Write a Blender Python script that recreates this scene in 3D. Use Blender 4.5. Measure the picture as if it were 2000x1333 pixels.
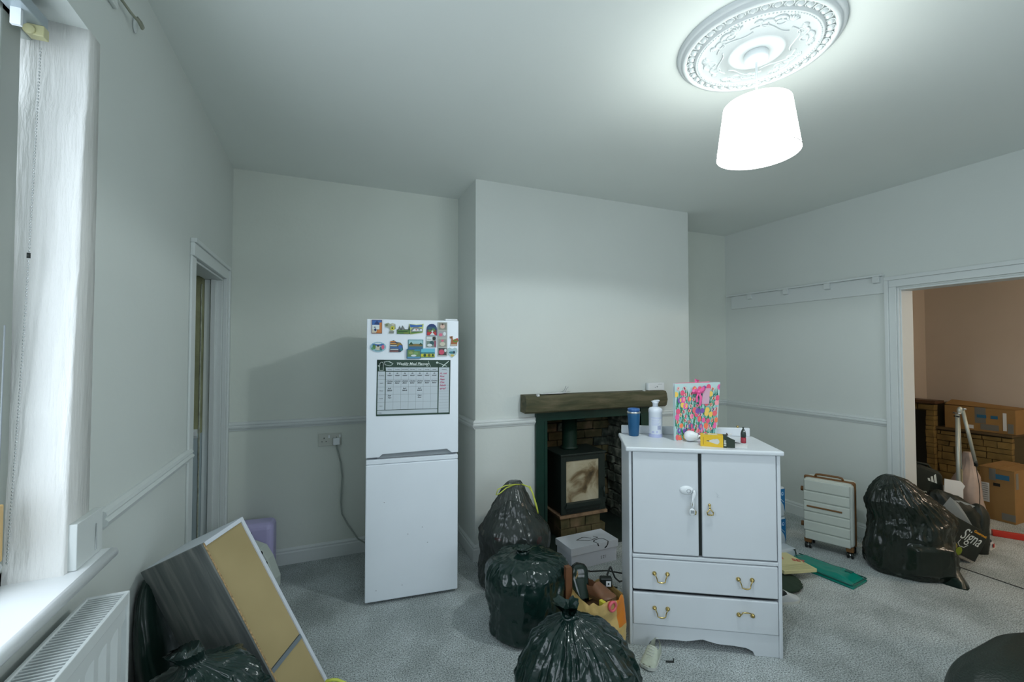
import bpy, bmesh, math, random
from mathutils import Vector, Matrix, noise
random.seed(7)
for o in list(bpy.data.objects): bpy.data.objects.remove(o)
SC = bpy.context.scene
COL = SC.collection
R = math.radians
PI = math.pi

# ------------------------------------------------------------------ camera, light, exposure
cam_d = bpy.data.cameras.new('camera'); cam = bpy.data.objects.new('camera', cam_d); COL.objects.link(cam)
cam.location = (0, 0, 1.4)
cam.rotation_euler = (R(90 + 1.46), 0, R(-22.75))
cam_d.sensor_fit = 'HORIZONTAL'; cam_d.sensor_width = 36.0; cam_d.lens = 36.0 * 861.0 / 2000.0
cam_d.clip_start = 0.02; cam_d.clip_end = 60
SC.camera = cam

world = bpy.data.worlds.new('overcast_sky'); SC.world = world; world.use_nodes = True
bg = world.node_tree.nodes['Background']
bg.inputs[0].default_value = (0.80, 0.90, 1.0, 1); bg.inputs[1].default_value = 4.5

SC.view_settings.view_transform = 'Standard'; SC.view_settings.look = 'None'
SC.view_settings.gamma = 1.0; SC.view_settings.exposure = 0.0; SC.view_settings.use_curve_mapping = False

pd = bpy.data.lights.new('window_daylight_portal', 'AREA'); pd.shape = 'RECTANGLE'; pd.size = 1.34; pd.size_y = 2.0
pd.cycles.is_portal = True
po = bpy.data.objects.new('window_daylight_portal', pd); COL.objects.link(po)
po.location = (-0.745, 0.42, 1.55); po.rotation_euler = (0, R(-90), 0)
pd2 = bpy.data.lights.new('rear_window_portal', 'AREA'); pd2.shape = 'RECTANGLE'; pd2.size = 1.8; pd2.size_y = 1.3
pd2.cycles.is_portal = True
po2 = bpy.data.objects.new('rear_window_portal', pd2); COL.objects.link(po2)
po2.location = (1.5, -1.72, 1.45); po2.rotation_euler = (R(90), 0, 0)

SHADE_EMIT = 11.5
BULB_W = 24.5
LAMP_COL = (0.93, 1.0, 0.97)

# ------------------------------------------------------------------ materials
MATS = {}
def _nodes(name):
    m = bpy.data.materials.new(name); m.use_nodes = True
    return m, m.node_tree, m.node_tree.nodes['Principled BSDF']
def mat(name, col, rough=0.6, metal=0.0, var=0.0, vscale=6.0, bump=0.0, bscale=40.0, stretch=None, spec=0.5, emit=None, detail=4.0, coat=0.0):
    """plain procedural material: colour with optional noise variation and bump"""
    if name in MATS: return MATS[name]
    m, nt, b = _nodes(name)
    b.inputs['Base Color'].default_value = (*col, 1); b.inputs['Roughness'].default_value = rough
    b.inputs['Metallic'].default_value = metal; b.inputs['Specular IOR Level'].default_value = spec
    if coat: b.inputs['Coat Weight'].default_value = coat
    tc = None
    def coords():
        t = nt.nodes.new('ShaderNodeTexCoord'); mp = nt.nodes.new('ShaderNodeMapping')
        nt.links.new(t.outputs['Object'], mp.inputs[0])
        if stretch: mp.inputs['Scale'].default_value = stretch
        return mp
    if var or bump: tc = coords()
    if var:
        n = nt.nodes.new('ShaderNodeTexNoise'); n.inputs['Scale'].default_value = vscale; n.inputs['Detail'].default_value = detail
        nt.links.new(tc.outputs[0], n.inputs['Vector'])
        r = nt.nodes.new('ShaderNodeValToRGB')
        r.color_ramp.elements[0].position = 0.3; r.color_ramp.elements[1].position = 0.7
        r.color_ramp.elements[0].color = (*[max(0, c * (1 - var)) for c in col], 1)
        r.color_ramp.elements[1].color = (*[min(1, c * (1 + var)) for c in col], 1)
        nt.links.new(n.outputs['Fac'], r.inputs[0]); nt.links.new(r.outputs[0], b.inputs['Base Color'])
    if bump:
        n2 = nt.nodes.new('ShaderNodeTexNoise'); n2.inputs['Scale'].default_value = bscale; n2.inputs['Detail'].default_value = 5
        nt.links.new(tc.outputs[0], n2.inputs['Vector'])
        bp = nt.nodes.new('ShaderNodeBump'); bp.inputs['Strength'].default_value = min(1, bump); bp.inputs['Distance'].default_value = 0.01
        nt.links.new(n2.outputs['Fac'], bp.inputs['Height']); nt.links.new(bp.outputs[0], b.inputs['Normal'])
    if emit:
        b.inputs['Emission Color'].default_value = (*emit[0], 1); b.inputs['Emission Strength'].default_value = emit[1]
    MATS[name] = m
    return m
def C(r, g, b, rough=0.5):
    """cached flat colour, 0-255 sRGB"""
    f = lambda v: (v / 255 / 12.92) if v / 255 <= 0.04045 else ((v / 255 + 0.055) / 1.055) ** 2.4
    return mat('paint_%d_%d_%d_%d' % (r, g, b, int(rough * 100)), (f(r), f(g), f(b)), rough)

def ramp_mat(name, stops, scale, rough=0.6, detail=6.0, stretch=None, bump=0.0, bdist=0.01, bscale=None, kind='noise', distort=0.0, spec=0.5):
    if name in MATS: return MATS[name]
    m, nt, b = _nodes(name); b.inputs['Roughness'].default_value = rough; b.inputs['Specular IOR Level'].default_value = spec
    t = nt.nodes.new('ShaderNodeTexCoord'); mp = nt.nodes.new('ShaderNodeMapping'); nt.links.new(t.outputs['Object'], mp.inputs[0])
    if stretch: mp.inputs['Scale'].default_value = stretch
    n = nt.nodes.new('ShaderNodeTexNoise'); n.inputs['Scale'].default_value = scale; n.inputs['Detail'].default_value = detail
    n.inputs['Distortion'].default_value = distort
    nt.links.new(mp.outputs[0], n.inputs['Vector'])
    r = nt.nodes.new('ShaderNodeValToRGB'); e = r.color_ramp.elements
    e[0].position = stops[0][0]; e[0].color = (*stops[0][1], 1); e[1].position = stops[-1][0]; e[1].color = (*stops[-1][1], 1)
    for p, c in stops[1:-1]:
        k = e.new(p); k.color = (*c, 1)
    nt.links.new(n.outputs['Fac'], r.inputs[0]); nt.links.new(r.outputs[0], b.inputs['Base Color'])
    if bump:
        bp = nt.nodes.new('ShaderNodeBump'); bp.inputs['Strength'].default_value = bump; bp.inputs['Distance'].default_value = bdist
        src = n
        if bscale:
            src = nt.nodes.new('ShaderNodeTexNoise'); src.inputs['Scale'].default_value = bscale; src.inputs['Detail'].default_value = 4
            nt.links.new(mp.outputs[0], src.inputs['Vector'])
        nt.links.new(src.outputs['Fac'], bp.inputs['Height']); nt.links.new(bp.outputs[0], b.inputs['Normal'])
    MATS[name] = m
    return m

WALL = mat('painted_plaster', (0.66, 0.70, 0.67), 0.75, var=0.02, vscale=1.5, bump=0.08, bscale=30, spec=0.3)
WALL2 = mat('painted_plaster_alcove', (0.69, 0.73, 0.67), 0.75, var=0.03, vscale=1.5, bump=0.10, bscale=30, spec=0.3)
CEIL = mat('ceiling_paint', (0.80, 0.84, 0.805), 0.8, var=0.02, vscale=1.0, spec=0.2)
TRIM = mat('gloss_trim_paint', (0.68, 0.72, 0.71), 0.42, bump=0.05, bscale=60)
REVEAL = mat('thick_painted_render', (0.80, 0.80, 0.78), 0.6, bump=0.55, bscale=34, stretch=(2.2, 2.2, 0.3))
PLASTERW = mat('white_rose_plaster', (0.70, 0.74, 0.74), 0.75)
UPVC = mat('white_upvc', (0.85, 0.88, 0.90), 0.3)
OLIVESHADE = mat('olive_shade_plaster', (0.30, 0.31, 0.17), 0.85, var=0.2, vscale=8, bump=0.3)  # olive tone is the unlit passage's darkness put into the plaster colour
GREYBLUE = mat('grey_blue_paint', (0.40, 0.48, 0.50), 0.7, var=0.05)
PINKWALL = mat('dusky_pink_plaster', (0.55, 0.48, 0.405), 0.85, var=0.03, vscale=2)
WHITEGLOSS = mat('white_appliance_enamel', (0.86, 0.92, 0.98), 0.28, var=0.01, vscale=5)
WHITEMEL = mat('white_furniture_paint', (0.66, 0.70, 0.73), 0.38, var=0.02, vscale=4)
WHITEP = mat('white_plastic', (0.78, 0.82, 0.84), 0.35)
GREYLINE = mat('grey_seal', (0.28, 0.31, 0.33), 0.6)
BLACK = mat('black_plastic', (0.008, 0.012, 0.010), 0.4)
BRASS = mat('aged_brass', (0.55, 0.42, 0.16), 0.25, metal=1.0, var=0.25, vscale=60)
STEEL = mat('brushed_steel', (0.62, 0.64, 0.64), 0.3, metal=1.0)
BAGBLK = mat('black_bin_liner', (0.006, 0.022, 0.018), 0.20, bump=0.35, bscale=22, spec=0.6)
BAGBLK2 = mat('black_bin_liner_soft', (0.005, 0.019, 0.014), 0.28, bump=0.3, bscale=16, spec=0.5)
GREENPOST = mat('dark_green_gloss_paint', (0.006, 0.035, 0.024), 0.35, var=0.2, vscale=10)
IRON = mat('stove_black_iron', (0.012, 0.022, 0.018), 0.5, bump=0.1, bscale=120)
LEATHER = mat('black_leather', (0.008, 0.016, 0.011), 0.42, bump=0.25, bscale=160)
CARDB = mat('brown_cardboard', (0.30, 0.17, 0.055), 0.8, var=0.12, vscale=4)
TAPE = mat('grey_parcel_tape', (0.17, 0.17, 0.15), 0.4)
BLUETAPE = mat('blue_tape_label', (0.02, 0.13, 0.24), 0.5)
PAPER = mat('white_paper', (0.68, 0.70, 0.70), 0.7)
YELLOWTIE = mat('yellow_drawstring', (0.52, 0.58, 0.08), 0.4)
RED = mat('red_plastic', (0.55, 0.035, 0.02), 0.35)

def carpet_mat():
    m, nt, b = _nodes('grey_fleck_carpet'); b.inputs['Roughness'].default_value = 0.95; b.inputs['Specular IOR Level'].default_value = 0.1
    t = nt.nodes.new('ShaderNodeTexCoord')
    fine = nt.nodes.new('ShaderNodeTexNoise'); fine.inputs['Scale'].default_value = 165; fine.inputs['Detail'].default_value = 5; fine.inputs['Roughness'].default_value = 0.75
    big = nt.nodes.new('ShaderNodeTexNoise'); big.inputs['Scale'].default_value = 3.2; big.inputs['Detail'].default_value = 4; big.inputs['Roughness'].default_value = 0.6
    for n in (fine, big): nt.links.new(t.outputs['Object'], n.inputs['Vector'])
    r = nt.nodes.new('ShaderNodeValToRGB'); e = r.color_ramp.elements
    e[0].position = 0.38; e[0].color = (0.13, 0.155, 0.155, 1); e[1].position = 0.57; e[1].color = (0.80, 0.86, 0.86, 1)
    nt.links.new(fine.outputs['Fac'], r.inputs[0])
    r2 = nt.nodes.new('ShaderNodeValToRGB'); e = r2.color_ramp.elements
    e[0].position = 0.36; e[0].color = (0.70, 0.71, 0.70, 1); e[1].position = 0.60; e[1].color = (1, 1, 1, 1)
    nt.links.new(big.outputs['Fac'], r2.inputs[0])
    mx = nt.nodes.new('ShaderNodeMix'); mx.data_type = 'RGBA'; mx.blend_type = 'MULTIPLY'; mx.inputs[0].default_value = 1
    nt.links.new(r.outputs[0], mx.inputs[6]); nt.links.new(r2.outputs[0], mx.inputs[7]); nt.links.new(mx.outputs[2], b.inputs['Base Color'])
    bp = nt.nodes.new('ShaderNodeBump'); bp.inputs['Strength'].default_value = 0.8; bp.inputs['Distance'].default_value = 0.006
    nt.links.new(fine.outputs['Fac'], bp.inputs['Height']); nt.links.new(bp.outputs[0], b.inputs['Normal'])
    return m
CARPET = carpet_mat()
BEAMWOOD = ramp_mat('old_oak_beam', [(0.3, (0.045, 0.050, 0.022)), (0.5, (0.085, 0.080, 0.040)), (0.7, (0.15, 0.125, 0.075))], 5.0, 0.75, stretch=(0.7, 4, 5), bump=0.4, distort=1.0)
DARKWOOD = ramp_mat('charcoal_wood_grain', [(0.28, (0.085, 0.100, 0.098)), (0.52, (0.14, 0.155, 0.150)), (0.74, (0.23, 0.24, 0.22))], 5.0, 0.55, stretch=(7, 7, 0.7), distort=0.8, bump=0.1)
HARDB = ramp_mat('tan_hardboard', [(0.3, (0.34, 0.265, 0.12)), (0.7, (0.42, 0.33, 0.16))], 3.0, 0.65, detail=3)
SOOT = ramp_mat('sooty_stove_glass', [(0.28, (0.030, 0.022, 0.012)), (0.40, (0.20, 0.14, 0.07)), (0.50, (0.50, 0.44, 0.30)), (0.75, (0.62, 0.58, 0.44))], 6.5, 0.5, detail=5, distort=0.6)
STONE = ramp_mat('rough_grey_stone', [(0.3, (0.012, 0.020, 0.014)), (0.5, (0.06, 0.075, 0.055)), (0.72, (0.24, 0.25, 0.20))], 14.0, 0.9, bump=0.8, detail=8)
BRICKM = ramp_mat('stained_brick', [(0.3, (0.055, 0.055, 0.022)), (0.5, (0.12, 0.10, 0.045)), (0.72, (0.26, 0.17, 0.10))], 9.0, 0.9, bump=0.5)
YSTONE = ramp_mat('buff_stone', [(0.3, (0.13, 0.085, 0.022)), (0.7, (0.27, 0.18, 0.055))], 7.0, 0.85, bump=0.5)
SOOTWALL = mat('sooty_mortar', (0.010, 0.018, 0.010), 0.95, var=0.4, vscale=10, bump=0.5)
TEAL = mat('teal_plastic_wallet', (0.0, 0.22, 0.165), 0.22, bump=0.2, bscale=14)

def film_mat(name, col, alpha, rough=0.2):
    m, nt, b = _nodes(name)
    b.inputs['Base Color'].default_value = (*col, 1); b.inputs['Roughness'].default_value = rough; b.inputs['Specular IOR Level'].default_value = 0.6
    b.inputs['Alpha'].default_value = alpha
    t = nt.nodes.new('ShaderNodeTexCoord'); n = nt.nodes.new('ShaderNodeTexNoise'); n.inputs['Scale'].default_value = 20; n.inputs['Detail'].default_value = 4
    nt.links.new(t.outputs['Object'], n.inputs['Vector'])
    bp = nt.nodes.new('ShaderNodeBump'); bp.inputs['Strength'].default_value = 0.35; bp.inputs['Distance'].default_value = 0.01
    nt.links.new(n.outputs['Fac'], bp.inputs['Height']); nt.links.new(bp.outputs[0], b.inputs['Normal'])
    MATS[name] = m; return m
GREYFILM = film_mat('grey_translucent_liner', (0.030, 0.040, 0.036), 0.74)
DARKFILM = film_mat('dark_translucent_liner', (0.014, 0.022, 0.016), 0.80)

def glass_mat():
    m = bpy.data.materials.new('window_glass'); m.use_nodes = True; nt = m.node_tree; nt.nodes.clear()
    o = nt.nodes.new('ShaderNodeOutputMaterial'); mx = nt.nodes.new('ShaderNodeMixShader'); mx.inputs[0].default_value = 0.08
    tr = nt.nodes.new('ShaderNodeBsdfTransparent'); gl = nt.nodes.new('ShaderNodeBsdfGlossy'); gl.inputs['Roughness'].default_value = 0.02
    nt.links.new(tr.outputs[0], mx.inputs[1]); nt.links.new(gl.outputs[0], mx.inputs[2]); nt.links.new(mx.outputs[0], o.inputs[0])
    return m
GLASS = glass_mat()

# ------------------------------------------------------------------ mesh helpers
class MB:
    def __init__(s): s.v = []; s.f = []; s.mi = []; s.sm = []; s.mats = []
    def m(s, mt):
        if mt not in s.mats: s.mats.append(mt)
        return s.mats.index(mt)
    def add(s, vs, fs, mt, smooth=False, M=None):
        b = len(s.v); k = s.m(mt)
        for p in vs:
            p = Vector(p); s.v.append(tuple(M @ p) if M else tuple(p))
        for f in fs:
            s.f.append(tuple(b + i for i in f)); s.mi.append(k); s.sm.append(smooth)
        return s
    def box(s, x0, x1, y0, y1, z0, z1, mt, M=None):
        vs = [(x0, y0, z0), (x1, y0, z0), (x1, y1, z0), (x0, y1, z0), (x0, y0, z1), (x1, y0, z1), (x1, y1, z1), (x0, y1, z1)]
        return s.add(vs, [(0, 3, 2, 1), (4, 5, 6, 7), (0, 1, 5, 4), (1, 2, 6, 5), (2, 3, 7, 6), (3, 0, 4, 7)], mt, False, M)
    def prism(s, poly, d0, d1, mt, M=None, smooth=False):
        """poly in the (x, z) plane, anticlockwise seen from -y; extruded along y from d0 to d1"""
        n = len(poly)
        vs = [(x, d0, z) for x, z in poly] + [(x, d1, z) for x, z in poly]
        fs = [tuple(range(n)), tuple(range(2 * n - 1, n - 1, -1))] + [(i, i + n, (i + 1) % n + n, (i + 1) % n) for i in range(n)]
        return s.add(vs, fs, mt, smooth, M)
    def lathe(s, prof, n, mt, M=None, smooth=True, cap=True):
        vs = []; fs = []
        for r, z in prof:
            for j in range(n):
                a = 2 * PI * j / n; vs.append((r * math.cos(a), r * math.sin(a), z))
        for i in range(len(prof) - 1):
            for j in range(n):
                k = (j + 1) % n; fs.append((i * n + j, i * n + k, (i + 1) * n + k, (i + 1) * n + j))
        if cap:
            fs.append(tuple(range(n - 1, -1, -1))); fs.append(tuple((len(prof) - 1) * n + j for j in range(n)))
        return s.add(vs, fs, mt, smooth, M)
    def tube(s, pts, r, mt, n=8, M=None, closed=False):
        pts = [Vector(p) for p in pts]; vs = []; fs = []; N = len(pts)
        rr = r if isinstance(r, (list, tuple)) else [r] * N
        up = None
        for i, p in enumerate(pts):
            t = (pts[(i + 1) % N] - pts[i - 1]) if closed else (pts[min(i + 1, N - 1)] - pts[max(i - 1, 0)])
            if t.length < 1e-9: t = Vector((0, 0, 1))
            t.normalize()
            if up is None: up = t.orthogonal().normalized()
            up = (up - t * up.dot(t))
            if up.length < 1e-6: up = t.orthogonal()
            up.normalize(); w = t.cross(up)
            for j in range(n):
                a = 2 * PI * j / n; vs.append(p + (up * math.cos(a) + w * math.sin(a)) * rr[i])
        L = N if closed else N - 1
        for i in range(L):
            for j in range(n):
                k = (j + 1) % n; i2 = (i + 1) % N; fs.append((i * n + j, i * n + k, i2 * n + k, i2 * n + j))
        if not closed:
            fs.append(tuple(range(n - 1, -1, -1))); fs.append(tuple((N - 1) * n + j for j in range(n)))
        return s.add(vs, fs, mt, True, M)
    def cyl(s, p0, p1, r, mt, n=16, M=None): return s.tube([p0, p1], r, mt, n, M)
    def ell(s, c, rx, ry, rz, mt, nu=12, nv=8, M=None):
        vs = []; fs = []
        for i in range(nv + 1):
            th = PI * i / nv
            for j in range(nu):
                ph = 2 * PI * j / nu
                vs.append((c[0] + rx * math.sin(th) * math.cos(ph), c[1] + ry * math.sin(th) * math.sin(ph), c[2] + rz * math.cos(th)))
        for i in range(nv):
            for j in range(nu):
                k = (j + 1) % nu; fs.append((i * nu + j, (i + 1) * nu + j, (i + 1) * nu + k, i * nu + k))
        return s.add(vs, fs, mt, True, M)
    def disc(s, cx, cz, rx, rz, y, mt, n=10, M=None, a0=0.0):
        vs = [(cx + rx * math.cos(a0 + 2 * PI * j / n), y, cz + rz * math.sin(a0 + 2 * PI * j / n)) for j in range(n)]
        return s.add(vs, [tuple(range(n))], mt, False, M)
    def poly(s, pts, y, mt, M=None): return s.add([(x, y, z) for x, z in pts], [tuple(range(len(pts)))], mt, False, M)
    def stroke(s, pts, w, y, mt, M=None):
        """flat ribbon polyline in the (x, z) plane"""
        for (a, b), (c, d) in zip(pts[:-1], pts[1:]):
            L = math.hypot(c - a, d - b)
            if L < 1e-9: continue
            nx, nz = -(d - b) / L * w / 2, (c - a) / L * w / 2; ex, ez = (c - a) / L * w * .25, (d - b) / L * w * .25
            s.poly([(a - nx - ex, b - nz - ez), (c - nx + ex, d - nz + ez), (c + nx + ex, d + nz + ez), (a + nx - ex, b + nz - ez)], y, mt, M)
        return s
    def build(s, name, parent=None, bevel=0.0, seg=2, smooth=None):
        me = bpy.data.meshes.new(name); me.from_pydata(s.v, [], s.f)
        for mt in s.mats: me.materials.append(mt)
        for p, k, q in zip(me.polygons, s.mi, s.sm):
            p.material_index = k; p.use_smooth = q if smooth is None else smooth
        if bevel:
            bm = bmesh.new(); bm.from_mesh(me); pass
            es = [e for e in bm.edges if len(e.link_faces) == 2 and e.calc_face_angle(0) > 0.5]
            bmesh.ops.bevel(bm, geom=es, offset=bevel, segments=seg, profile=0.5, affect='EDGES', clamp_overlap=True)
            bm.to_mesh(me); bm.free()
        me.update()
        o = bpy.data.objects.new(name, me); COL.objects.link(o)
        if parent: o.parent = parent
        return o

def tag(o, label=None, cat=None, group=None, kind=None):
    if label: o['label'] = label
    if cat: o['category'] = cat
    if group: o['group'] = group
    if kind: o['kind'] = kind
    return o
def thing(name, label, cat, loc=(0, 0, 0), rz=0.0, group=None, M=None):
    o = bpy.data.objects.new(name, None); o.empty_display_size = 0.05; COL.objects.link(o)
    if M is not None: o.matrix_world = M
    else: o.location = loc; o.rotation_euler = (0, 0, rz)
    return tag(o, label, cat, group)
def struct(o, label=None): return tag(o, label=label, kind='structure')
def share(o, parent, M=None, name=None):
    c = o.copy(); COL.objects.link(c); c.parent = parent
    if M is not None: c.matrix_local = M
    return c
def T(x, y, z): return Matrix.Translation((x, y, z))
def RZ(a): return Matrix.Rotation(a, 4, 'Z')
def RX(a): return Matrix.Rotation(a, 4, 'X')
def RY(a): return Matrix.Rotation(a, 4, 'Y')

def facing(lat, f, z, tilt=0.0, yaw=0.0):
    """world frame turned to the diagonal of the room: lat and f are metres along its two floor axes; tilt leans it over"""
    ya = R(22.75); x = math.sin(ya) * f + math.cos(ya) * lat; y = math.cos(ya) * f - math.sin(ya) * lat
    return T(x, y, z) @ RZ(-ya + yaw) @ RY(tilt)
def text(body, size, M, mt, parent, name='lettering', align='LEFT', shear=0.0, extrude=0.0004, bold=0.0, label=None):
    """flat lettering in the local (x, z) plane facing -y, at M"""
    cu = bpy.data.curves.new('t', 'FONT'); cu.body = body; cu.size = size; cu.align_x = align; cu.shear = shear; cu.extrude = extrude; cu.offset = bold; cu.resolution_u = 3
    ob = bpy.data.objects.new('t', cu); COL.objects.link(ob)
    dg = bpy.context.evaluated_depsgraph_get(); dg.update()
    me = bpy.data.meshes.new_from_object(ob.evaluated_get(dg)); bpy.data.objects.remove(ob); bpy.data.curves.remove(cu)
    me.transform(M @ RX(PI / 2)); me.materials.clear(); me.materials.append(mt)
    o = bpy.data.objects.new(name, me); COL.objects.link(o); o.parent = parent
    if label: o['label'] = label
    return o

def moulding(mb, prof, p0, p1, out, mt, cap0=0.0, cap1=0.0):
    """profile [(out, z)] swept on the floor plan from p0 to p1; out = unit vector away from the wall"""
    p0 = Vector((*p0, 0)); p1 = Vector((*p1, 0)); o = Vector((*out, 0)); t = (p1 - p0).normalized(); n = len(prof)
    vs = [p0 - t * d * cap0 + o * d + Vector((0, 0, z)) for d, z in prof] + [p1 + t * d * cap1 + o * d + Vector((0, 0, z)) for d, z in prof]
    fs = [(i, (i + 1) % n, (i + 1) % n + n, i + n) for i in range(n)] + [tuple(range(n - 1, -1, -1)), tuple(range(n, 2 * n))]
    mb.add([tuple(v) for v in vs], fs, mt)

# ------------------------------------------------------------------ room shell
XL, XR, YB, YC, ZC = -0.57, 3.75, 3.30, 2.86, 2.59
CX0, CX1 = 0.93, 2.823
FY = -1.6
m = MB(); m.box(-.82, 6.7, FY - .2, 4.4, -0.06, 0, CARPET); m.box(-1.6, -.82, 1.9, YB + .2, -.06, 0, CARPET); struct(m.build('floor'), 'grey flecked carpet floor with trodden darker patches')
m = MB(); m.box(-.82, XR + .13, FY - .2, YB + .2, ZC, ZC + .06, CEIL); m.box(-1.6, -.82, 1.9, YB + .2, ZC, ZC + .06, CEIL); struct(m.build('ceiling'), 'pale painted ceiling around the plaster rose')
# left wall: window opening, doorway
WY0, WY1, WZ0, WZ1 = -0.60, 1.50, 0.845, 2.225
DY0, DY1, DZ = 2.435, 3.05, 1.835
m = MB()
m.box(-.82, XL, FY, WY0, 0, ZC, WALL); m.box(-.82, XL, WY0, WY1, 0, WZ0, WALL); m.box(-.82, XL, WY0, WY1, WZ1, ZC, WALL)
m.box(-.82, XL, WY1, DY0, 0, ZC, WALL); m.box(-.82, XL, DY0, DY1, DZ, ZC, WALL); m.box(-.66, XL, DY1, YB, 0, ZC, WALL)
struct(m.build('wall_left'), 'pale left wall with deep window and narrow doorway')
# thick rendered window jamb, slightly out of plumb
m = MB(); N = 40; vs = []; fs = []
for i in range(N + 1):
    z = WZ0 + (WZ1 - WZ0) * i / N; t = (z - 0.99) / 1.235
    e = 1.388 + .055 * t + noise.noise(Vector((0, 1.3, z * 9))) * .006 + noise.noise(Vector((5, 1.3, z * 30))) * .003
    row = [(XL + .001, WY1 - .002), (XL + .0015, e + .004), (XL - .001, e + .001), (XL - .006, e), (XL - .06, e - .002), (XL - .12, e - .004), (-.80, e - .008), (-.80, WY1 - .002)]
    vs += [(x, y, z) for x, y in row]
K = 8
for i in range(N):
    for j in range(K): fs.append((i * K + j, i * K + (j + 1) % K, (i + 1) * K + (j + 1) % K, (i + 1) * K + j))
fs.append(tuple(range(K - 1, -1, -1))); fs.append(tuple(N * K + j for j in range(K)))
m.add(vs, fs, REVEAL, True)
wj = struct(m.build('trim_1'), 'bright rough rendered window jamb')
# back wall, chimney breast, right wall
m = MB(); m.box(-.66, XR + .13, YB, YB + .2, 0, ZC, WALL2); struct(m.build('wall_back'), 'pale back wall of both alcoves')
OX0, OX1, OZ = 1.42, 2.335, 0.955
m = MB(); m.box(CX0, OX0, YC, YB, 0, ZC, WALL); m.box(OX1, CX1, YC, YB, 0, ZC, WALL); m.box(OX0, OX1, YC, YB, OZ, ZC, WALL)
chim = struct(m.build('wall_chimney'), 'pale chimney breast with fireplace opening')
RY0, RY1, RZ1 = 0.42, 1.82, 1.857
m = MB(); m.box(XR, XR + .13, RY1, YB, 0, ZC, WALL); m.box(XR, XR + .13, FY, RY0, 0, ZC, WALL); m.box(XR, XR + .13, RY0, RY1, RZ1, ZC, WALL)
struct(m.build('wall_right'), 'pale right wall with wide doorway')
m = MB(); m.box(-.82, .6, FY - .2, FY, 0, ZC, WALL); m.box(2.4, XR + .13, FY - .2, FY, 0, ZC, WALL); m.box(.6, 2.4, FY - .2, FY, 0, .8, WALL); m.box(.6, 2.4, FY - .2, FY, 2.1, ZC, WALL); struct(m.build('wall_front'), 'pale wall behind the viewpoint')
m = MB()
for a in ((.6, 2.4, .8, .86), (.6, 2.4, 2.04, 2.1), (.6, .66, .86, 2.04), (2.34, 2.4, .86, 2.04), (1.47, 1.53, .86, 2.04)): m.box(a[0], a[1], FY - .15, FY - .09, a[2], a[3], UPVC)
w2 = struct(m.build('window_2', bevel=.004), 'white framed window behind the viewpoint')
for a in ((.66, 1.47), (1.53, 2.34)): m = MB(); m.box(a[0], a[1], FY - .124, FY - .118, .86, 2.04, GLASS); m.build('pane', w2)
# passage behind the left doorway
m = MB(); m.box(-1.6, -.66, 3.0, YB + .2, .94, ZC, OLIVESHADE); m.box(-1.6, -.66, 3.0, YB + .2, 0, .94, GREYBLUE)
struct(m.build('wall_passage'), 'dim passage wall, grey below, shade painted olive above')
m = MB(); m.box(-1.7, -1.6, 1.9, YB + .2, 0, ZC, OLIVESHADE); struct(m.build('wall_passage_end'))
m = MB(); m.box(-1.6, -.82, 1.9, 1.98, 0, ZC, OLIVESHADE); struct(m.build('wall_passage_near'))
m = MB(); moulding(m, [(0, .915), (.012, .915), (.02, .93), (.02, .95), (.008, .965), (0, .965)], (-1.5, 3.0), (-.672, 3.0), (0, -1), TRIM); struct(m.build('trim_2'))
# far room
m = MB(); m.box(6.4, 6.55, FY - .2, 4.4, 0, 2.5, PINKWALL); struct(m.build('wall_far'), 'dusky pink far wall of the next room')
m = MB(); m.box(XR + .13, 6.4, 4.2, 4.4, 0, 2.5, PINKWALL); struct(m.build('wall_far_side'))
m = MB(); m.box(XR + .13, 6.4, FY - .2, FY, 0, 2.5, PINKWALL); struct(m.build('wall_far_front'))
m = MB(); m.box(XR + .13, 6.55, FY - .2, 4.4, 2.5, 2.56, CEIL); struct(m.build('ceiling_far'))
m = MB(); m.box(XR + .131, XR + .15, RY1 + .02, 4.2, 0, 2.5, PINKWALL); struct(m.build('wall_far_near'))
m = MB(); m.box(6.1, 6.4, 2.86, 4.2, 0, 2.5, PINKWALL); struct(m.build('wall_far_chimney'), 'pink chimney breast in the next room')

# mouldings
DADO = [(0, -.028), (.008, -.028), (.012, -.018), (.020, -.014), (.024, -.004), (.015, .004), (.020, .012), (.017, .022), (.006, .028), (0, .028)]
def dado(z): return [(d, z + h) for d, h in DADO]
SK = [(0, 0), (.018, 0), (.018, .075), (.013, .082), (.015, .092), (.006, .104), (0, .104)]
k = 3
for nm, a, b, out, z in [('back', (-.57, YB), (CX0, YB), (0, -1), .925), ('back', (CX1, YB), (XR, YB), (0, -1), .895),
                         ('chimney', (CX0, YC), (1.374, YC), (0, -1), .912), ('chimney', (2.38, YC), (CX1, YC), (0, -1), .905)]:
    m = MB(); moulding(m, dado(z), a, b, out, TRIM, cap0=(1 if a == (CX0, YC) else 0), cap1=(1 if b == (CX1, YC) else 0)); struct(m.build('trim_%d' % k)); k += 1
m = MB(); moulding(m, dado(.905), (CX0, YB), (CX0, YC), (-1, 0), TRIM, cap1=1); struct(m.build('trim_%d' % k)); k += 1
m = MB(); moulding(m, dado(.89), (XR, YB), (XR, 1.90), (-1, 0), TRIM); struct(m.build('trim_%d' % k), 'white dado rail along right wall'); k += 1
m = MB(); moulding(m, dado(.94), (XL, 1.55), (XL, 2.40), (1, 0), TRIM); struct(m.build('trim_%d' % k), 'white dado rail along left wall'); k += 1
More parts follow.
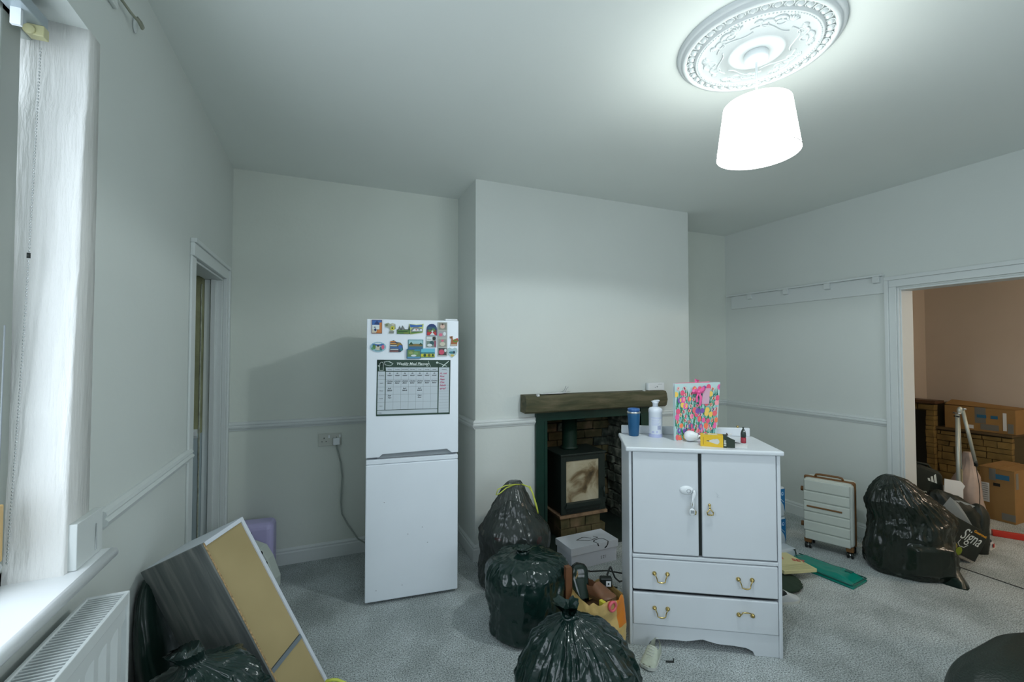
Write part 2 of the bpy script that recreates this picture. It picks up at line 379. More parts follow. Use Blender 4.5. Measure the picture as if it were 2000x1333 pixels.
# broken plaster end of the left dado beside the sill
m = MB(); m.box(XL, XL + .018, 1.398, 1.53, .873, .984, TRIM); m.prism([(XL + .018, .885), (XL + .021, .885), (XL + .020, .955)], 1.488, 1.494, GREYLINE)
struct(m.build('trim_%d' % k, bevel=.005), 'chipped plaster block at the dado end'); k += 1
for nm, a, b, out, c0, c1 in [('back', (-.57, YB), (CX0, YB), (0, -1), 0, 0), ('alcove', (CX1, YB), (XR, YB), (0, -1), 0, 0), ('chimney_side', (CX0, YB), (CX0, YC), (-1, 0), 0, 1),
                      ('chimney', (CX0, YC), (1.374, YC), (0, -1), 1, 0), ('chimney_end', (2.38, YC), (CX1, YC), (0, -1), 0, 1), ('right', (XR, YB), (XR, 1.90), (-1, 0), 0, 0), ('left', (XL, 1.2), (XL, 2.40), (1, 0), 0, 0)]:
    m = MB(); moulding(m, SK, a, b, out, TRIM, c0, c1); struct(m.build('baseboard_' + nm))

# left doorway casing and lining
d1 = MB(); d1.box(XL, XL + .022, DY1, DY1 + .012, 0, DZ, TRIM); d1.box(XL, XL + .016, DY1 + .012, DY1 + .07, 0, DZ, TRIM); d1.box(XL, XL + .024, DY1 + .07, DY1 + .088, 0, DZ + .06, TRIM)
d1.box(XL, XL + .018, DY0 - .07, DY1 + .07, DZ, DZ + .06, TRIM); d1.box(XL, XL + .026, DY0 - .07, DY1 + .088, DZ + .06, DZ + .08, TRIM)
d1.box(XL, XL + .010, DY0 - .07, DY0, 0, DZ, TRIM)
d1o = struct(d1.build('door_1', bevel=.003), 'narrow left doorway with moulded white casing')
m = MB(); m.box(-.659, XL - .0005, DY1 - .012, DY1 - .0005, 0, DZ - .0125, TRIM); m.box(-.625, -.60, DY1 - .03, DY1 - .0125, 0, DZ - .0125, TRIM); m.box(-.659, XL - .0005, DY0, DY1 - .0005, DZ - .012, DZ - .0005, TRIM); m.build('door_lining', d1o, bevel=.002)
m = MB(); vs = []; fs = []
for i in range(61):
    z = .01 + 1.78 * i / 60; w = .004 + .006 * abs(noise.noise(Vector((3, 1, z * 14)))); d = .002 + .005 * abs(noise.noise(Vector((8, 2, z * 20))))
    vs += [(-.664 - w, 2.999, z), (-.662 - w * .5, 2.999 - d, z), (-.6605, 2.999, z)]
for i in range(60): fs += [(i * 3, i * 3 + 1, i * 3 + 4, i * 3 + 3), (i * 3 + 1, i * 3 + 2, i * 3 + 5, i * 3 + 4)]
m.add(vs, fs, mat('torn_plaster', (.36, .38, .30), .9, var=.3, vscale=30))
m.build('ragged_plaster_edge', d1o)
# right doorway casing and lining
d2 = MB()
d2.box(XR - .018, XR, RY1 + .01, RY1 + .055, 0, RZ1 + .01, TRIM); d2.box(XR - .026, XR, RY1 + .055, RY1 + .08, 0, RZ1 + .06, TRIM); d2.box(XR - .010, XR, RY1 - .004, RY1 + .01, 0, RZ1, TRIM)
d2.box(XR - .018, XR, RY0 - .08, RY1 + .055, RZ1 + .01, RZ1 + .06, TRIM); d2.box(XR - .026, XR, RY0 - .08, RY1 + .08, RZ1 + .06, RZ1 + .088, TRIM); d2.box(XR - .018, XR, RY0 - .08, RY0, 0, RZ1 + .01, TRIM)
d2o = struct(d2.build('door_2', bevel=.003), 'wide right doorway with white casing')
m = MB(); m.box(XR + .0005, XR + .14, RY1 - .014, RY1 - .0005, 0, RZ1 - .0145, TRIM); m.box(XR + .0005, XR + .14, RY0 + .0005, RY1 - .0005, RZ1 - .014, RZ1 - .0005, TRIM); m.box(XR + .0005, XR + .14, RY0 + .0005, RY0 + .014, 0, RZ1 - .0145, TRIM); m.build('door_lining', d2o, bevel=.002)
m = MB(); m.box(XR + .055, XR + .063, RY0 + .02, RY1 - .02, 0, .003, mat('dark_seam', (.03, .035, .035), .8)); m.build('threshold_strip', d2o)

# picture ledge / peg rail on the right wall
t = thing('peg_rail', 'long white painted peg rail high on the right wall', 'peg rail', (XR, 0, 0))
m = MB(); m.box(-.014, 0, 1.905, 3.22, 1.83, 1.955, TRIM); m.build('backboard', t, bevel=.003)
m = MB(); m.box(-.04, 0, 1.905, 3.26, 1.955, 1.97, TRIM); m.build('top_ledge', t, bevel=.003)
for y in (1.945, 2.29, 2.64, 3.0):
    m = MB(); m.prism([(-.035, 1.912), (-.014, 1.905), (-.014, 1.955), (-.038, 1.955)], y - .022, y + .022, TRIM); m.build('bracket', t, bevel=.002)

# ------------------------------------------------------------------ window, sill, blind
m = MB()
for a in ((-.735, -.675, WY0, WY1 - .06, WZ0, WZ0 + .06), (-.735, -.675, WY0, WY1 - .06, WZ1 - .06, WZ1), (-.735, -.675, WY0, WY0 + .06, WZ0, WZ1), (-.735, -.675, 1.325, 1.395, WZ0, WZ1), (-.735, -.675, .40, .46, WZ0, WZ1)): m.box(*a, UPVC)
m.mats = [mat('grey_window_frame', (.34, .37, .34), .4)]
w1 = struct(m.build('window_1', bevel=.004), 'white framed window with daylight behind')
m = MB(); m.box(-.712, -.706, WY0 + .06, .40, WZ0 + .06, WZ1 - .06, GLASS); m.build('pane', w1)
m = MB(); m.box(-.712, -.706, .46, 1.325, WZ0 + .06, WZ1 - .06, GLASS); m.build('pane', w1)
m = MB(); m.box(-.674, -.53, -.66, 1.386, .846, .872, UPVC); m.box(XL + .001, -.53, 1.386, 1.53, .846, .872, UPVC)
for i in range(1): m.tube([(-.53, -.66, .859), (-.53, 1.53, .859)], .0135, UPVC, 12)
struct(m.build('trim_20', bevel=0), 'white window sill with rounded nosing')
t = thing('blind_headrail', 'grey vertical blind headrail with bare white hanger clips', 'blind rail', (-.645, 1.36, 2.20))
m = MB(); m.box(-.022, .020, -1.9, .03, -.030, -.002, mat('headrail_aluminium', (.36, .42, .45), .35, metal=.3)); m.build('headrail', t, bevel=.002)
CREAM = mat('yellowed_plastic', (.52, .50, .28), .4)
m = MB(); m.box(-.010, .022, .008, .030, -.056, -.030, CREAM); m.cyl((-.004, .004, -.045), (-.004, .018, -.045), .012, CREAM, 10); m.build('end_bracket', t, bevel=.002)
for i in range(9):
    y = -.04 - i * .085; m = MB(); m.box(-.012, .006, y - .004, y + .004, -.068, -.029, WHITEP); m.build('hanger_clip', t)
t2 = thing('beaded_chain', 'fine beaded blind chain hanging down the jamb', 'chain', (-.655, 1.375, .92))
m = MB(); S = []
for i in range(150):
    z = 1.20 * i / 149; m.ell((-.012 + .034 * z / 1.2 + .003 * math.sin(z * 3), .006, z), .0022, .0022, .0028, STEEL, 5, 4)
m.build('bead_string', t2); m = MB(); m.cyl((.010, .006, .70), (.010, .006, .712), .0035, BLACK, 8); m.build('chain_joiner', t2)
t3 = thing('cord_weight', 'pale wooden block weight hanging on a thin blind cord', 'cord weight', (-.6625, 1.335, .94))
PINE = ramp_mat('pale_pine', [(.3, (.58, .37, .14)), (.7, (.70, .47, .20))], 5, .5, stretch=(5, 5, .6))
m = MB(); m.box(-.0085, .0085, -.045, .005, 0, .125, PINE); m.build('wooden_block', t3, bevel=.003)
m = MB(); m.cyl((0, 0, .125), (.0, .006, .52), .0016, GREYLINE, 6); m.build('cord', t3)
m = MB(); m.ell((0, 0, -.013), .010, .010, .012, STEEL, 8, 6); m.build('bead_tassel', t3)
# curtain rail remains
t = thing('curtain_rail', 'short white curtain rail with bent end hook near the ceiling', 'curtain rail', (XL, 1.60, 2.41))
m = MB(); m.box(0, .030, -1.0, -.04, -.008, .008, WALL); m.build('rail', t, bevel=.004)
m = MB(); m.box(0, .012, -.10, -.03, -.036, -.008, WALL); m.build('bracket', t, bevel=.004)
m = MB(); m.tube([(.012, -.04, .006), (.02, .03, .004), (.028, .06, 0.002), (.03, .085, -.004), (.028, .10, .010), (.02, .108, .028), (.01, .104, .040)], .004, mat('tarnished_wire', (.30, .31, .24), .5), 8); m.ell((.004, .112, .018), .006, .014, .026, TRIM, 10, 6); m.build('end_hook', t)

# radiator
t = thing('radiator', 'white panel radiator with top grille beneath the window sill', 'radiator', (XL, 0, 0))
RADW = mat('radiator_enamel', (0.70, 0.74, 0.74), 0.4)
RX0, RX1, RYA, RYB_, RZA, RZB = .032, .118, .10, 1.414, .16, .80
m = MB(); n = 66; vs = []; fs = []      # fluted front panel
for i in range(n + 1):
    y = RYA + (RYB_ - .012 - RYA) * i / n; d = 0.0 if i % 3 else -.012
    for z, dd in ((RZA, 0), (RZA + .04, 0), (RZA + .05, d), (RZB - .075, d), (RZB - .065, 0), (RZB - .02, 0)): vs.append((RX1 - .006 + dd, y, z))
for i in range(n):
    for j in range(5): fs.append((i * 6 + j, (i + 1) * 6 + j, (i + 1) * 6 + j + 1, i * 6 + j + 1))
m.add(vs, fs, RADW); m.box(RX1 - .03, RX1 - .02, RYA, RYB_ - .012, RZA, RZB - .02, RADW); m.build('front_panel', t)
m = MB(); m.box(RX0, RX0 + .012, RYA, RYB_ - .012, RZA, RZB - .02, RADW); m.build('rear_panel', t)
m = MB(); m.box(RX0, RX1, RYB_ - .012, RYB_, RZA + .06, RZB, RADW); m.build('end_panel', t, bevel=.003)
m = MB(); m.box(RX1 - .008, RX1, RYA, RYB_ - .012, RZB - .03, RZB, RADW); m.box(RX0, RX0 + .008, RYA, RYB_ - .012, RZB - .03, RZB, RADW); m.build('grille_frame', t, bevel=.002)
m = MB(); m.box(RX0 + .012, RX1 - .03, RYA, RYB_ - .02, RZA + .03, RZB - .05, mat('radiator_inside', (.035, .045, .045), .8)); m.build('convector_fins', t)
sl = MB(); sl.box(RX0 + .008, RX1 - .008, -.0022, .0022, RZB - .012, RZB - .003, RADW); so = sl.build('grille_slat', t)
for i in range(116):
    y = RYB_ - .020 - i * .0110
    if i == 0: so.location = (0, y, 0)
    else: share(so, t, T(0, y, 0))
m = MB(); m.box(0, RX0, RYB_ - .3, RYB_ - .27, RZB - .2, RZB - .05, GREYLINE); m.box(0, RX0, RYA + .2, RYA + .23, RZB - .2, RZB - .05, GREYLINE); m.build('wall_bracket', t)
# ------------------------------------------------------------------ ceiling rose and pendant lamp
LX, LY = 1.52, 1.181
t = thing('ceiling_rose', 'ornate white plaster ceiling rose with egg border and scrolling leaves', 'ceiling rose', (LX, LY, ZC))
m = MB(); m.lathe([(.286, 0), (.284, -.010), (.276, -.016), (.270, -.017), (.267, -.026), (.258, -.030), (.252, -.028), (.248, -.014), (.222, -.018), (.218, -.032), (.212, -.033), (.206, -.026), (.200, -.025),
                   (.105, -.026), (.100, -.033), (.092, -.036), (.085, -.033), (.080, -.030), (.060, -.034), (.02, -.036), (.0005, -.036)], 96, PLASTERW, cap=False); m.build('disc', t)
m = MB(); m.ell((0, 0, 0), .011, .0115, .013, PLASTERW, 10, 6)
m.tube([(.014 * math.cos(a), .0145 * math.sin(a), -.003) for a in [R(-150 + 30 * i) for i in range(11)]], .0022, PLASTERW, 5)
eo = m.build('egg', t); NE = 40
for i in range(NE):
    a = 2 * PI * i / NE; M = RZ(a) @ T(.235, 0, -.019)
    if i == 0: eo.matrix_local = M
    else: share(eo, t, M)
m = MB(); m.ell((0, 0, 0), .0035, .0035, .0045, PLASTERW, 6, 4); bo = m.build('bead', t)
for i in range(110):
    a = 2 * PI * i / 110; M = RZ(a) @ T(.209, 0, -.032)
    if i == 0: bo.matrix_local = M
    else: share(bo, t, M)
def scroll():
    m = MB(); z = -.027
    def sp(c, r0, r1, a0, turns, w, n=22):
        P = []
        for i in range(n):
            q = i / (n - 1); a = a0 + turns * 2 * PI * q; r = r0 + (r1 - r0) * q
            P.append((c[0] + r * math.cos(a), c[1] + r * math.sin(a), z))
        m.tube(P, [w * (1 - .5 * i / (n - 1)) for i in range(n)], PLASTERW, 6)
    sp((.158, .018), .030, .006, R(-60), 1.2, .0045); sp((.150, -.026), .026, .006, R(80), -1.1, .004)
    for i in range(7):
        a = R(-75 + 25 * i); m.ell((0, 0, 0), .015, .0042, .005, PLASTERW, 8, 5, M=T(.158, 0.052, z) @ RZ(a) @ T(.014, 0, 0))
    for i in range(5):
        a = R(150 + 18 * i); m.ell((0, 0, 0), .012, .0036, .0045, PLASTERW, 8, 5, M=T(.176, -.052, z) @ RZ(a) @ T(.013, 0, 0))
    m.tube([(.125 + .02 * math.sin(q * 5), -.07 + .14 * q, z) for q in [i / 14 for i in range(15)]], .003, PLASTERW, 6)
    return m
so = scroll().build('leaf_scroll', t)
for i in range(1, 6): share(so, t, RZ(2 * PI * i / 6))

t = thing('pendant_lamp', 'lit white drum shade pendant lamp hanging below the ceiling rose', 'pendant lamp', (LX, LY, 2.10))
ZT = lambda z: z - 2.10
m = MB(); m.lathe([(.043, ZT(2.553)), (.043, ZT(2.532)), (.040, ZT(2.526)), (.006, ZT(2.522))], 32, WHITEP); m.build('ceiling_cup', t)
m = MB(); m.cyl((0, 0, ZT(2.523)), (0, 0, ZT(2.33)), .0038, WHITEP, 10); m.build('flex', t)
m = MB(); m.lathe([(.008, ZT(2.345)), (.016, ZT(2.33)), (.018, ZT(2.29)), (.014, ZT(2.28))], 16, WHITEP); m.build('lamp_holder', t)
sh = bpy.data.materials.new('lit_fabric_shade'); sh.use_nodes = True; nt = sh.node_tree; nt.nodes.clear()
oo = nt.nodes.new('ShaderNodeOutputMaterial'); em = nt.nodes.new('ShaderNodeEmission'); em.inputs[0].default_value = (*LAMP_COL, 1); em.inputs[1].default_value = SHADE_EMIT; nt.links.new(em.outputs[0], oo.inputs[0])
m = MB(); m.lathe([(.144, ZT(2.16)), (.118, ZT(2.351)), (.1165, ZT(2.351)), (.1425, ZT(2.16)), (.144, ZT(2.16))], 64, sh, cap=False); m.build('shade', t)
m = MB()
for z, r in ((2.1615, .1450),): m.tube([(r * math.cos(a), r * math.sin(a), ZT(z)) for a in [2 * PI * i / 64 for i in range(64)]], .0012, mat('shade_rim_wire', (.18, .18, .17), .6), 6, closed=True)
m.build('shade_rim', t)
m = MB()
for i in range(3):
    a = R(30 + 120 * i); m.cyl((.016 * math.cos(a), .016 * math.sin(a), ZT(2.318)), (.1195 * math.cos(a), .1195 * math.sin(a), ZT(2.33)), .0015, WHITEP, 6)
m.build('shade_spider', t)
be = bpy.data.materials.new('lit_bulb_glass'); be.use_nodes = True; nt = be.node_tree; nt.nodes.clear()
oo = nt.nodes.new('ShaderNodeOutputMaterial'); em = nt.nodes.new('ShaderNodeEmission'); em.inputs[0].default_value = (*LAMP_COL, 1); em.inputs[1].default_value = 6; nt.links.new(em.outputs[0], oo.inputs[0])
m = MB(); m.lathe([(.013, ZT(2.284)), (.02, ZT(2.265)), (.030, ZT(2.235)), (.028, ZT(2.215)), (.016, ZT(2.203)), (.001, ZT(2.20))], 20, be, cap=False); m.build('bulb', t)
pl = bpy.data.lights.new('pendant_bulb_light', 'SPOT'); pl.energy = BULB_W; pl.color = (.88, .97, 1.0); pl.shadow_soft_size = .028; pl.spot_size = R(170); pl.spot_blend = .15
plo = bpy.data.objects.new('pendant_bulb_light', pl); COL.objects.link(plo); plo.parent = t; plo.location = (0, 0, ZT(2.19) - .03)

# lamp of the next room (its pendant hangs out of view)
t = thing('bare_bulb_pendant', 'bare warm bulb pendant in the far pink room', 'pendant lamp', (5.0, -.3, 2.0))
wm = bpy.data.materials.new('warm_bulb'); wm.use_nodes = True; nt = wm.node_tree; nt.nodes.clear()
oo = nt.nodes.new('ShaderNodeOutputMaterial'); em = nt.nodes.new('ShaderNodeEmission'); em.inputs[0].default_value = (1, .8, .6, 1); em.inputs[1].default_value = 20; nt.links.new(em.outputs[0], oo.inputs[0])
m = MB(); m.lathe([(.012, .12), (.03, .06), (.03, .03), (.001, 0)], 16, wm, cap=False); m.build('bulb', t)
m = MB(); m.cyl((0, 0, .12), (0, 0, .5), .004, WHITEP, 8); m.lathe([(.014, .16), (.016, .11)], 12, WHITEP); m.build('flex', t)
wl = bpy.data.lights.new('far_room_bulb_light', 'POINT'); wl.energy = 42; wl.color = (1, .80, .62); wl.shadow_soft_size = .05
wlo = bpy.data.objects.new('far_room_bulb_light', wl); COL.objects.link(wlo); wlo.parent = t; wlo.location = (0, 0, -.06)

# ------------------------------------------------------------------ fireplace
def rough_block(m, x0, x1, y0, y1, z0, z1, mt, j, seed):
    rr = random.Random(seed); q = lambda: (rr.random() - .5) * 2 * j
    vs = [(x + q(), y + q(), z + q() * .6) for x, y, z in [(x0, y0, z0), (x1, y0, z0), (x1, y1, z0), (x0, y1, z0), (x0, y0, z1), (x1, y0, z1), (x1, y1, z1), (x0, y1, z1)]]
    m.add(vs, [(0, 3, 2, 1), (4, 5, 6, 7), (0, 1, 5, 4), (1, 2, 6, 5), (2, 3, 7, 6), (3, 0, 4, 7)], mt)
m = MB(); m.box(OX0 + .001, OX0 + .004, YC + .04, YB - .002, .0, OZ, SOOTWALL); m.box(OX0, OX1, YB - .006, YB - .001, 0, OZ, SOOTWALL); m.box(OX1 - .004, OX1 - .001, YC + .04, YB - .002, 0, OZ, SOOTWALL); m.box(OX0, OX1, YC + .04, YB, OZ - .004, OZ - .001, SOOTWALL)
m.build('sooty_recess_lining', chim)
sd = 1
for r_ in range(13):                                   # brick back of the recess
    z = .02 + r_ * .072
    for c in range(6):
        x0 = OX0 + .006 + c * .178 - (.089 if r_ % 2 else 0); x1 = x0 + .170
        x0 = max(x0, OX0 + .006); x1 = min(x1, OX1 - .006)
        if x1 - x0 < .03: continue
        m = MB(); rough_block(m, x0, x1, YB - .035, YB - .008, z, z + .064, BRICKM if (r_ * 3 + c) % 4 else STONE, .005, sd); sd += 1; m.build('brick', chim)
z = .012
while z < .93:                                         # rubble stone right cheek of the recess
    h = .045 + random.random() * .05; y = YC + .05
    while y < YB - .05:
        w = .07 + random.random() * .09; y1 = min(y + w, YB - .04)
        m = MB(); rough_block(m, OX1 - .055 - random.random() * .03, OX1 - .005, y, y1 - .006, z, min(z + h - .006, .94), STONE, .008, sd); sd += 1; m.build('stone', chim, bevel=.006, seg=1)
        y = y1
    z += h
m = MB(); m.box(1.38, 2.375, 2.72, YB - .01, 0.0, .014, mat('dark_slate_hearth', (.012, .022, .017), .6, var=.3)); struct(m.build('hearth', bevel=.004), 'dark slate hearth in the fireplace')
t = thing('fireplace_surround', 'dark green painted wooden fireplace surround below the oak beam', 'fireplace surround', (0, 0, 0))
for x0, x1 in ((1.374, 1.462), (2.293, 2.38)):
    m = MB(); m.box(x0, x1, YC - .026, YC - .001, .014, .985, GREENPOST); m.box(max(x0, OX0 + .006), min(x1, OX1 - .006), YC - .001, YC + .036, .014, .95, GREENPOST); xi = x1 if x0 < 2 else x0; m.box(xi - (.022 if x0 < 2 else 0), xi + (0 if x0 < 2 else .022), YC - .032, YC - .001, .014, .905, GREENPOST); m.build('post', t, bevel=.003)
m = MB(); m.box(1.463, 2.292, YC - .020, YC - .001, .905, .985, GREENPOST); m.box(1.463, 2.292, YC - .001, YC + .03, .905, .950, GREENPOST); m.build('lintel', t, bevel=.003)
# oak beam
m = MB(); NX = 40; vs = []; fs = []; sec = [(0, 0), (-.085, -.004), (-.103, .008), (-.107, .05), (-.104, .10), (-.092, .117), (-.04, .121), (0, .12)]; K = len(sec)
for i in range(NX + 1):
    x = 1.262 + 1.228 * i / NX
    for j, (y, z) in enumerate(sec):
        q = Vector((x * 4, j * 1.7, 3)); d = noise.noise(q) * .006
        e = .006 if i in (0, NX) and j in (1, 2, 4, 5) else 0
        vs.append((x + noise.noise(Vector((j * 2.1, z * 30, i))) * .004 * (i in (0, NX)), YC - .0005 + (y + d + e if y < 0 else 0), .981 + z + noise.noise(q + Vector((9, 0, 0))) * .004 * (y < 0) - .006 * i / NX))
for i in range(NX):
    for j in range(K): fs.append((i * K + j, (i + 1) * K + j, (i + 1) * K + (j + 1) % K, i * K + (j + 1) % K))
fs.append(tuple(range(K))); fs.append(tuple(NX * K + j for j in range(K - 1, -1, -1)))
m.add(vs, fs, BEAMWOOD); bo = m.build('mantel_beam'); tag(bo, 'rough dark oak mantel beam above the stove', 'mantel beam')
# bits on the beam
t = thing('wire_offcuts', 'scrap of thin bent wires and cable tie on the beam', 'wire', (1.50, 2.80, 1.103))
m = MB(); m.tube([(-.06, 0, .004), (0, -.01, .006), (.05, 0, .008), (.09, .01, .02), (.11, .02, .05)], .0018, GREYLINE, 6); m.tube([(.04, -.01, .005), (.09, -.005, .012), (.105, 0, .035), (.118, 0, .046)], .0015, GREYLINE, 6); m.tube([(-.09, .01, .003), (-.02, .015, .004), (.09, -.01, .008), (.13, .0, .012)], .002, STEEL, 6); m.build('bent_wires', t)
m = MB(); m.prism([(-.11, .002), (.04, .002), (.10, .006), (.03, .009), (-.05, .006)], -.02, .02, PAPER); m.build('paper_scrap', t)
m = MB(); m.box(1.345, 1.362, 2.752, 2.772, 1.093, 1.108, PAPER); o = m.build('paint_chip'); tag(o, 'tiny white chip near the left end of the beam', 'chip')
t = thing('wall_thermostat', 'small white plastic box standing at the right end of the beam', 'thermostat', (2.44, 2.825, 1.094))
m = MB(); m.box(-.085, .075, -.012, .02, 0, .062, WHITEP); m.build('case', t, bevel=.005)
m = MB(); m.disc(.0, .03, .006, .006, -.0126, GREYLINE, 10); m.disc(-.02, .025, .004, .004, -.0126, GREYLINE, 8); m.stroke([(.01, .05), (.05, .05)], .003, -.0126, GREYLINE); m.build('markings', t)
m = MB(); m.lathe([(.012, 0), (.014, .004), (.010, .008)], 14, STEEL, M=T(2.30, 2.80, 1.094)); o = m.build('small_coin'); tag(o, 'small metal disc lying on the beam behind the bottle', 'disc')

# stove
t = thing('stove_plinth', 'soot stained brick plinth carrying the stove', 'plinth', (0, 0, .014))
for r_ in range(2):
    for c in range(3):
        x0 = 1.60 + c * .132 - (.05 if r_ else 0); x1 = min(x0 + .126, 1.985); x0 = max(x0, 1.60)
        m = MB(); rough_block(m, x0, x1, 2.885, 3.18, r_ * .082, r_ * .082 + .076, BRICKM, .003, 900 + r_ * 7 + c); m.build('brick', t)
m = MB(); rough_block(m, 1.585, 1.995, 2.87, 3.19, .160, .180, mat('terracotta_slab', (.24, .15, .085), .8, var=.3, vscale=20), .003, 77); m.build('slab', t)
t = thing('wood_stove', 'black iron stove with heavily sooted cream glass door', 'stove', (1.60, 2.88, .196))
SW, SH = .385, .445
m = MB(); m.box(.012, SW - .012, .02, .26, 0, SH - .012, IRON); m.build('body', t, bevel=.006)
m = MB(); m.box(-.008, SW + .008, -.012, .275, SH - .014, SH + .002, IRON); m.build('top_plate', t, bevel=.004)
m = MB()
for a in ((0, .045, 0, SH - .016), (SW - .055, SW, 0, SH - .016), (.045, SW - .055, SH - .055, SH - .016), (.045, SW - .055, 0, .085)): m.box(a[0], a[1], 0, .02, a[2], a[3], IRON)
dr = m.build('door', t, bevel=.003)
m = MB(); m.box(.045, SW - .055, .008, .016, .085, SH - .055, SOOT); m.build('glass', dr)
m = MB(); m.prism([(.03, .045), (SW - .035, .045), (SW - .045, .082), (.045, .082)], -.014, .002, IRON); m.build('sill_ledge', dr, bevel=.003)
m = MB(); m.cyl((SW - .02, -.004, .16), (SW - .02, -.02, .16), .006, IRON, 10); m.cyl((SW - .02, -.018, .10), (SW - .02, -.018, .18), .006, IRON, 10); m.build('handle', dr)
m = MB(); m.box(.05, SW - .06, -.004, .01, .010, .022, BLACK); m.build('air_slot', t)
m = MB(); m.lathe([(.068, 0), (.068, .02), (.058, .022), (.058, .29)], 24, mat('green_black_flue', (.004, .022, .013), .5), M=T(.17, .17, SH + .002)); m.build('flue_pipe', t)

# ------------------------------------------------------------------ fridge freezer with magnets and planner
FA = math.atan2(-.048, .514)
FR = T(.203, 2.577, 0) @ RZ(FA)
t = thing('fridge_freezer', 'tall white fridge freezer with magnets and green meal planner', 'fridge', M=FR)
m = MB(); m.box(.004, .512, .052, .50, .03, 1.578, WHITEGLOSS); m.build('cabinet', t, bevel=.004)
m = MB(); m.box(0, .516, 0, .045, .018, .772, WHITEGLOSS); lo = m.build('freezer_door', t, bevel=.006)
m = MB(); m.box(0.001, .515, .001, .045, .7735, .800, WHITEGLOSS); m.build('freezer_door_cap', t, bevel=.004)
m = MB(); m.prism([(0, .812), (.07, .812), (.088, .828), (.45, .835), (.478, .812), (.516, .812), (.516, 1.586), (0, 1.586)], 0, .045, WHITEGLOSS); m.build('fridge_door', t, bevel=.003)
m = MB(); m.box(.06, .486, .018, .044, .803, .85, GREYLINE); m.build('handle_recess', t)  # grey colour paints in the shadow under the door's handle notch
m = MB(); m.box(.006, .51, .045, .052, .025, 1.575, GREYLINE); m.build('door_seal', t)
m = MB(); m.box(.02, .496, .04, .46, .004, .03, BLACK); m.build('plinth', t)
m = MB(); m.box(.44, .512, .01, .06, 1.587, 1.597, WHITEP); m.build('hinge_cover', t, bevel=.003)
m = MB()
for x, z in ((.31, .40), (.23, .37), (.20, .09), (.06, .08), (.10, .56), (.34, .31)): m.disc(x, z, .003, .0022, -.0004, GREYLINE, 8)
m.build('scuff_marks', t)

GRP = 'souvenir magnets on the fridge door'
def magnet(label, x0, z1, x1, z0, outline, base, patches, name='fridge_magnet', tilt=0.0):
    w, h = x1 - x0, z1 - z0
    P = FR @ T(x0 + w / 2, -.0005, z0 + h / 2) @ RY(tilt)
    o = thing(name, label, 'magnet', M=P, group=GRP)
    X = lambda u: (u - .5) * w
    Z = lambda v: (v - .5) * h
    m = MB(); m.prism([(X(u), Z(v)) for u, v in outline], -.006, 0, base); m.build('backing', o)
    m = MB(); y = -.0063
    for k, pt in enumerate(patches):
        yy = y - k * .00012
        if pt[0] == 'r': m.poly([(X(pt[1]), Z(pt[2])), (X(pt[3]), Z(pt[2])), (X(pt[3]), Z(pt[4])), (X(pt[1]), Z(pt[4]))], yy, pt[5])
        elif pt[0] == 'c': m.disc(X(pt[1]), Z(pt[2]), pt[3] * w, pt[4] * h, yy, pt[5], 10)
        else: m.poly([(X(u), Z(v)) for u, v in pt[1]], yy, pt[2])
    m.build('picture', o); return o
RECT = [(0, 0), (1, 0), (1, 1), (0, 1)]
OV = [(.5 + .5 * math.cos(a), .5 + .5 * math.sin(a)) for a in [2 * PI * i / 18 for i in range(18)]]
ARCH = [(0, 0), (1, 0), (1, .55)] + [(.5 + .5 * math.cos(a), .55 + .45 * math.sin(a)) for a in [PI * i / 8 for i in range(1, 8)]] + [(0, .55)]
HEART = [(.5, 0), (.85, .3), (1, .62), (.95, .9), (.75, 1), (.5, .85), (.25, 1), (.05, .9), (0, .62), (.15, .3)]
blu, dblu, wht, brn, org = C(55, 105, 175), C(30, 55, 110), C(220, 228, 228), C(120, 75, 45), C(205, 125, 60)
grn, dgrn, yel, red, pnk = C(85, 130, 60), C(40, 75, 45), C(205, 200, 60), C(190, 55, 50), C(215, 110, 135)
sky, gry, tel, blk, crm = C(120, 180, 215), C(125, 130, 128), C(50, 125, 135), C(30, 36, 34), C(205, 200, 180)
magnet('magnet with blue domed roof over white house, top left of the fridge', .026, 1.582, .081, 1.505, RECT, brn, [('r', .04, .6, .96, .97, blu), ('p', [(.2, .65), (.5, .95), (.8, .65)], dblu), ('r', .05, .3, .75, .62, wht), ('r', .75, .3, .97, .8, org), ('r', .05, .05, .5, .3, crm), ('p', [(.4, .05), (.97, .05), (.97, .3), (.6, .28)], org), ('c', .35, .27, .12, .1, dblu), ('c', .3, .45, .1, .05, gry)])
magnet('pale grey koala shaped magnet with yellow patch', .097, 1.566, .156, 1.506, [(.35, 0), (.8, 0), (.85, .2), (.7, .3), (1, .45), (.95, .9), (.7, .98), (.5, .9), (.3, 1), (0, .9), (.05, .6), (.35, .55), (.45, .3)], C(165, 172, 150), [('c', .15, .8, .13, .13, C(120, 130, 95)), ('c', .7, .5, .2, .2, yel), ('c', .68, .5, .07, .08, blk), ('r', .42, .05, .8, .2, gry), ('c', .75, .85, .15, .1, crm)])
magnet('dark grey spired building magnet on green lawn', .162, 1.558, .236, 1.504, [(0, 0), (1, 0), (1, .45), (.93, 1), (.85, .5), (.6, .5), (.42, .9), (.3, .5), (.2, .85), (.12, .5), (0, .45)], C(70, 80, 75), [('r', .02, .02, .98, .4, grn), ('r', .1, .2, .8, .3, dgrn), ('p', [(.15, .4), (.2, .8), (.27, .4)], gry), ('p', [(.35, .42), (.42, .85), (.58, .45)], gry), ('p', [(.86, .4), (.93, .92), (.98, .4)], dgrn), ('r', .5, .05, .9, .15, C(140, 150, 60))])
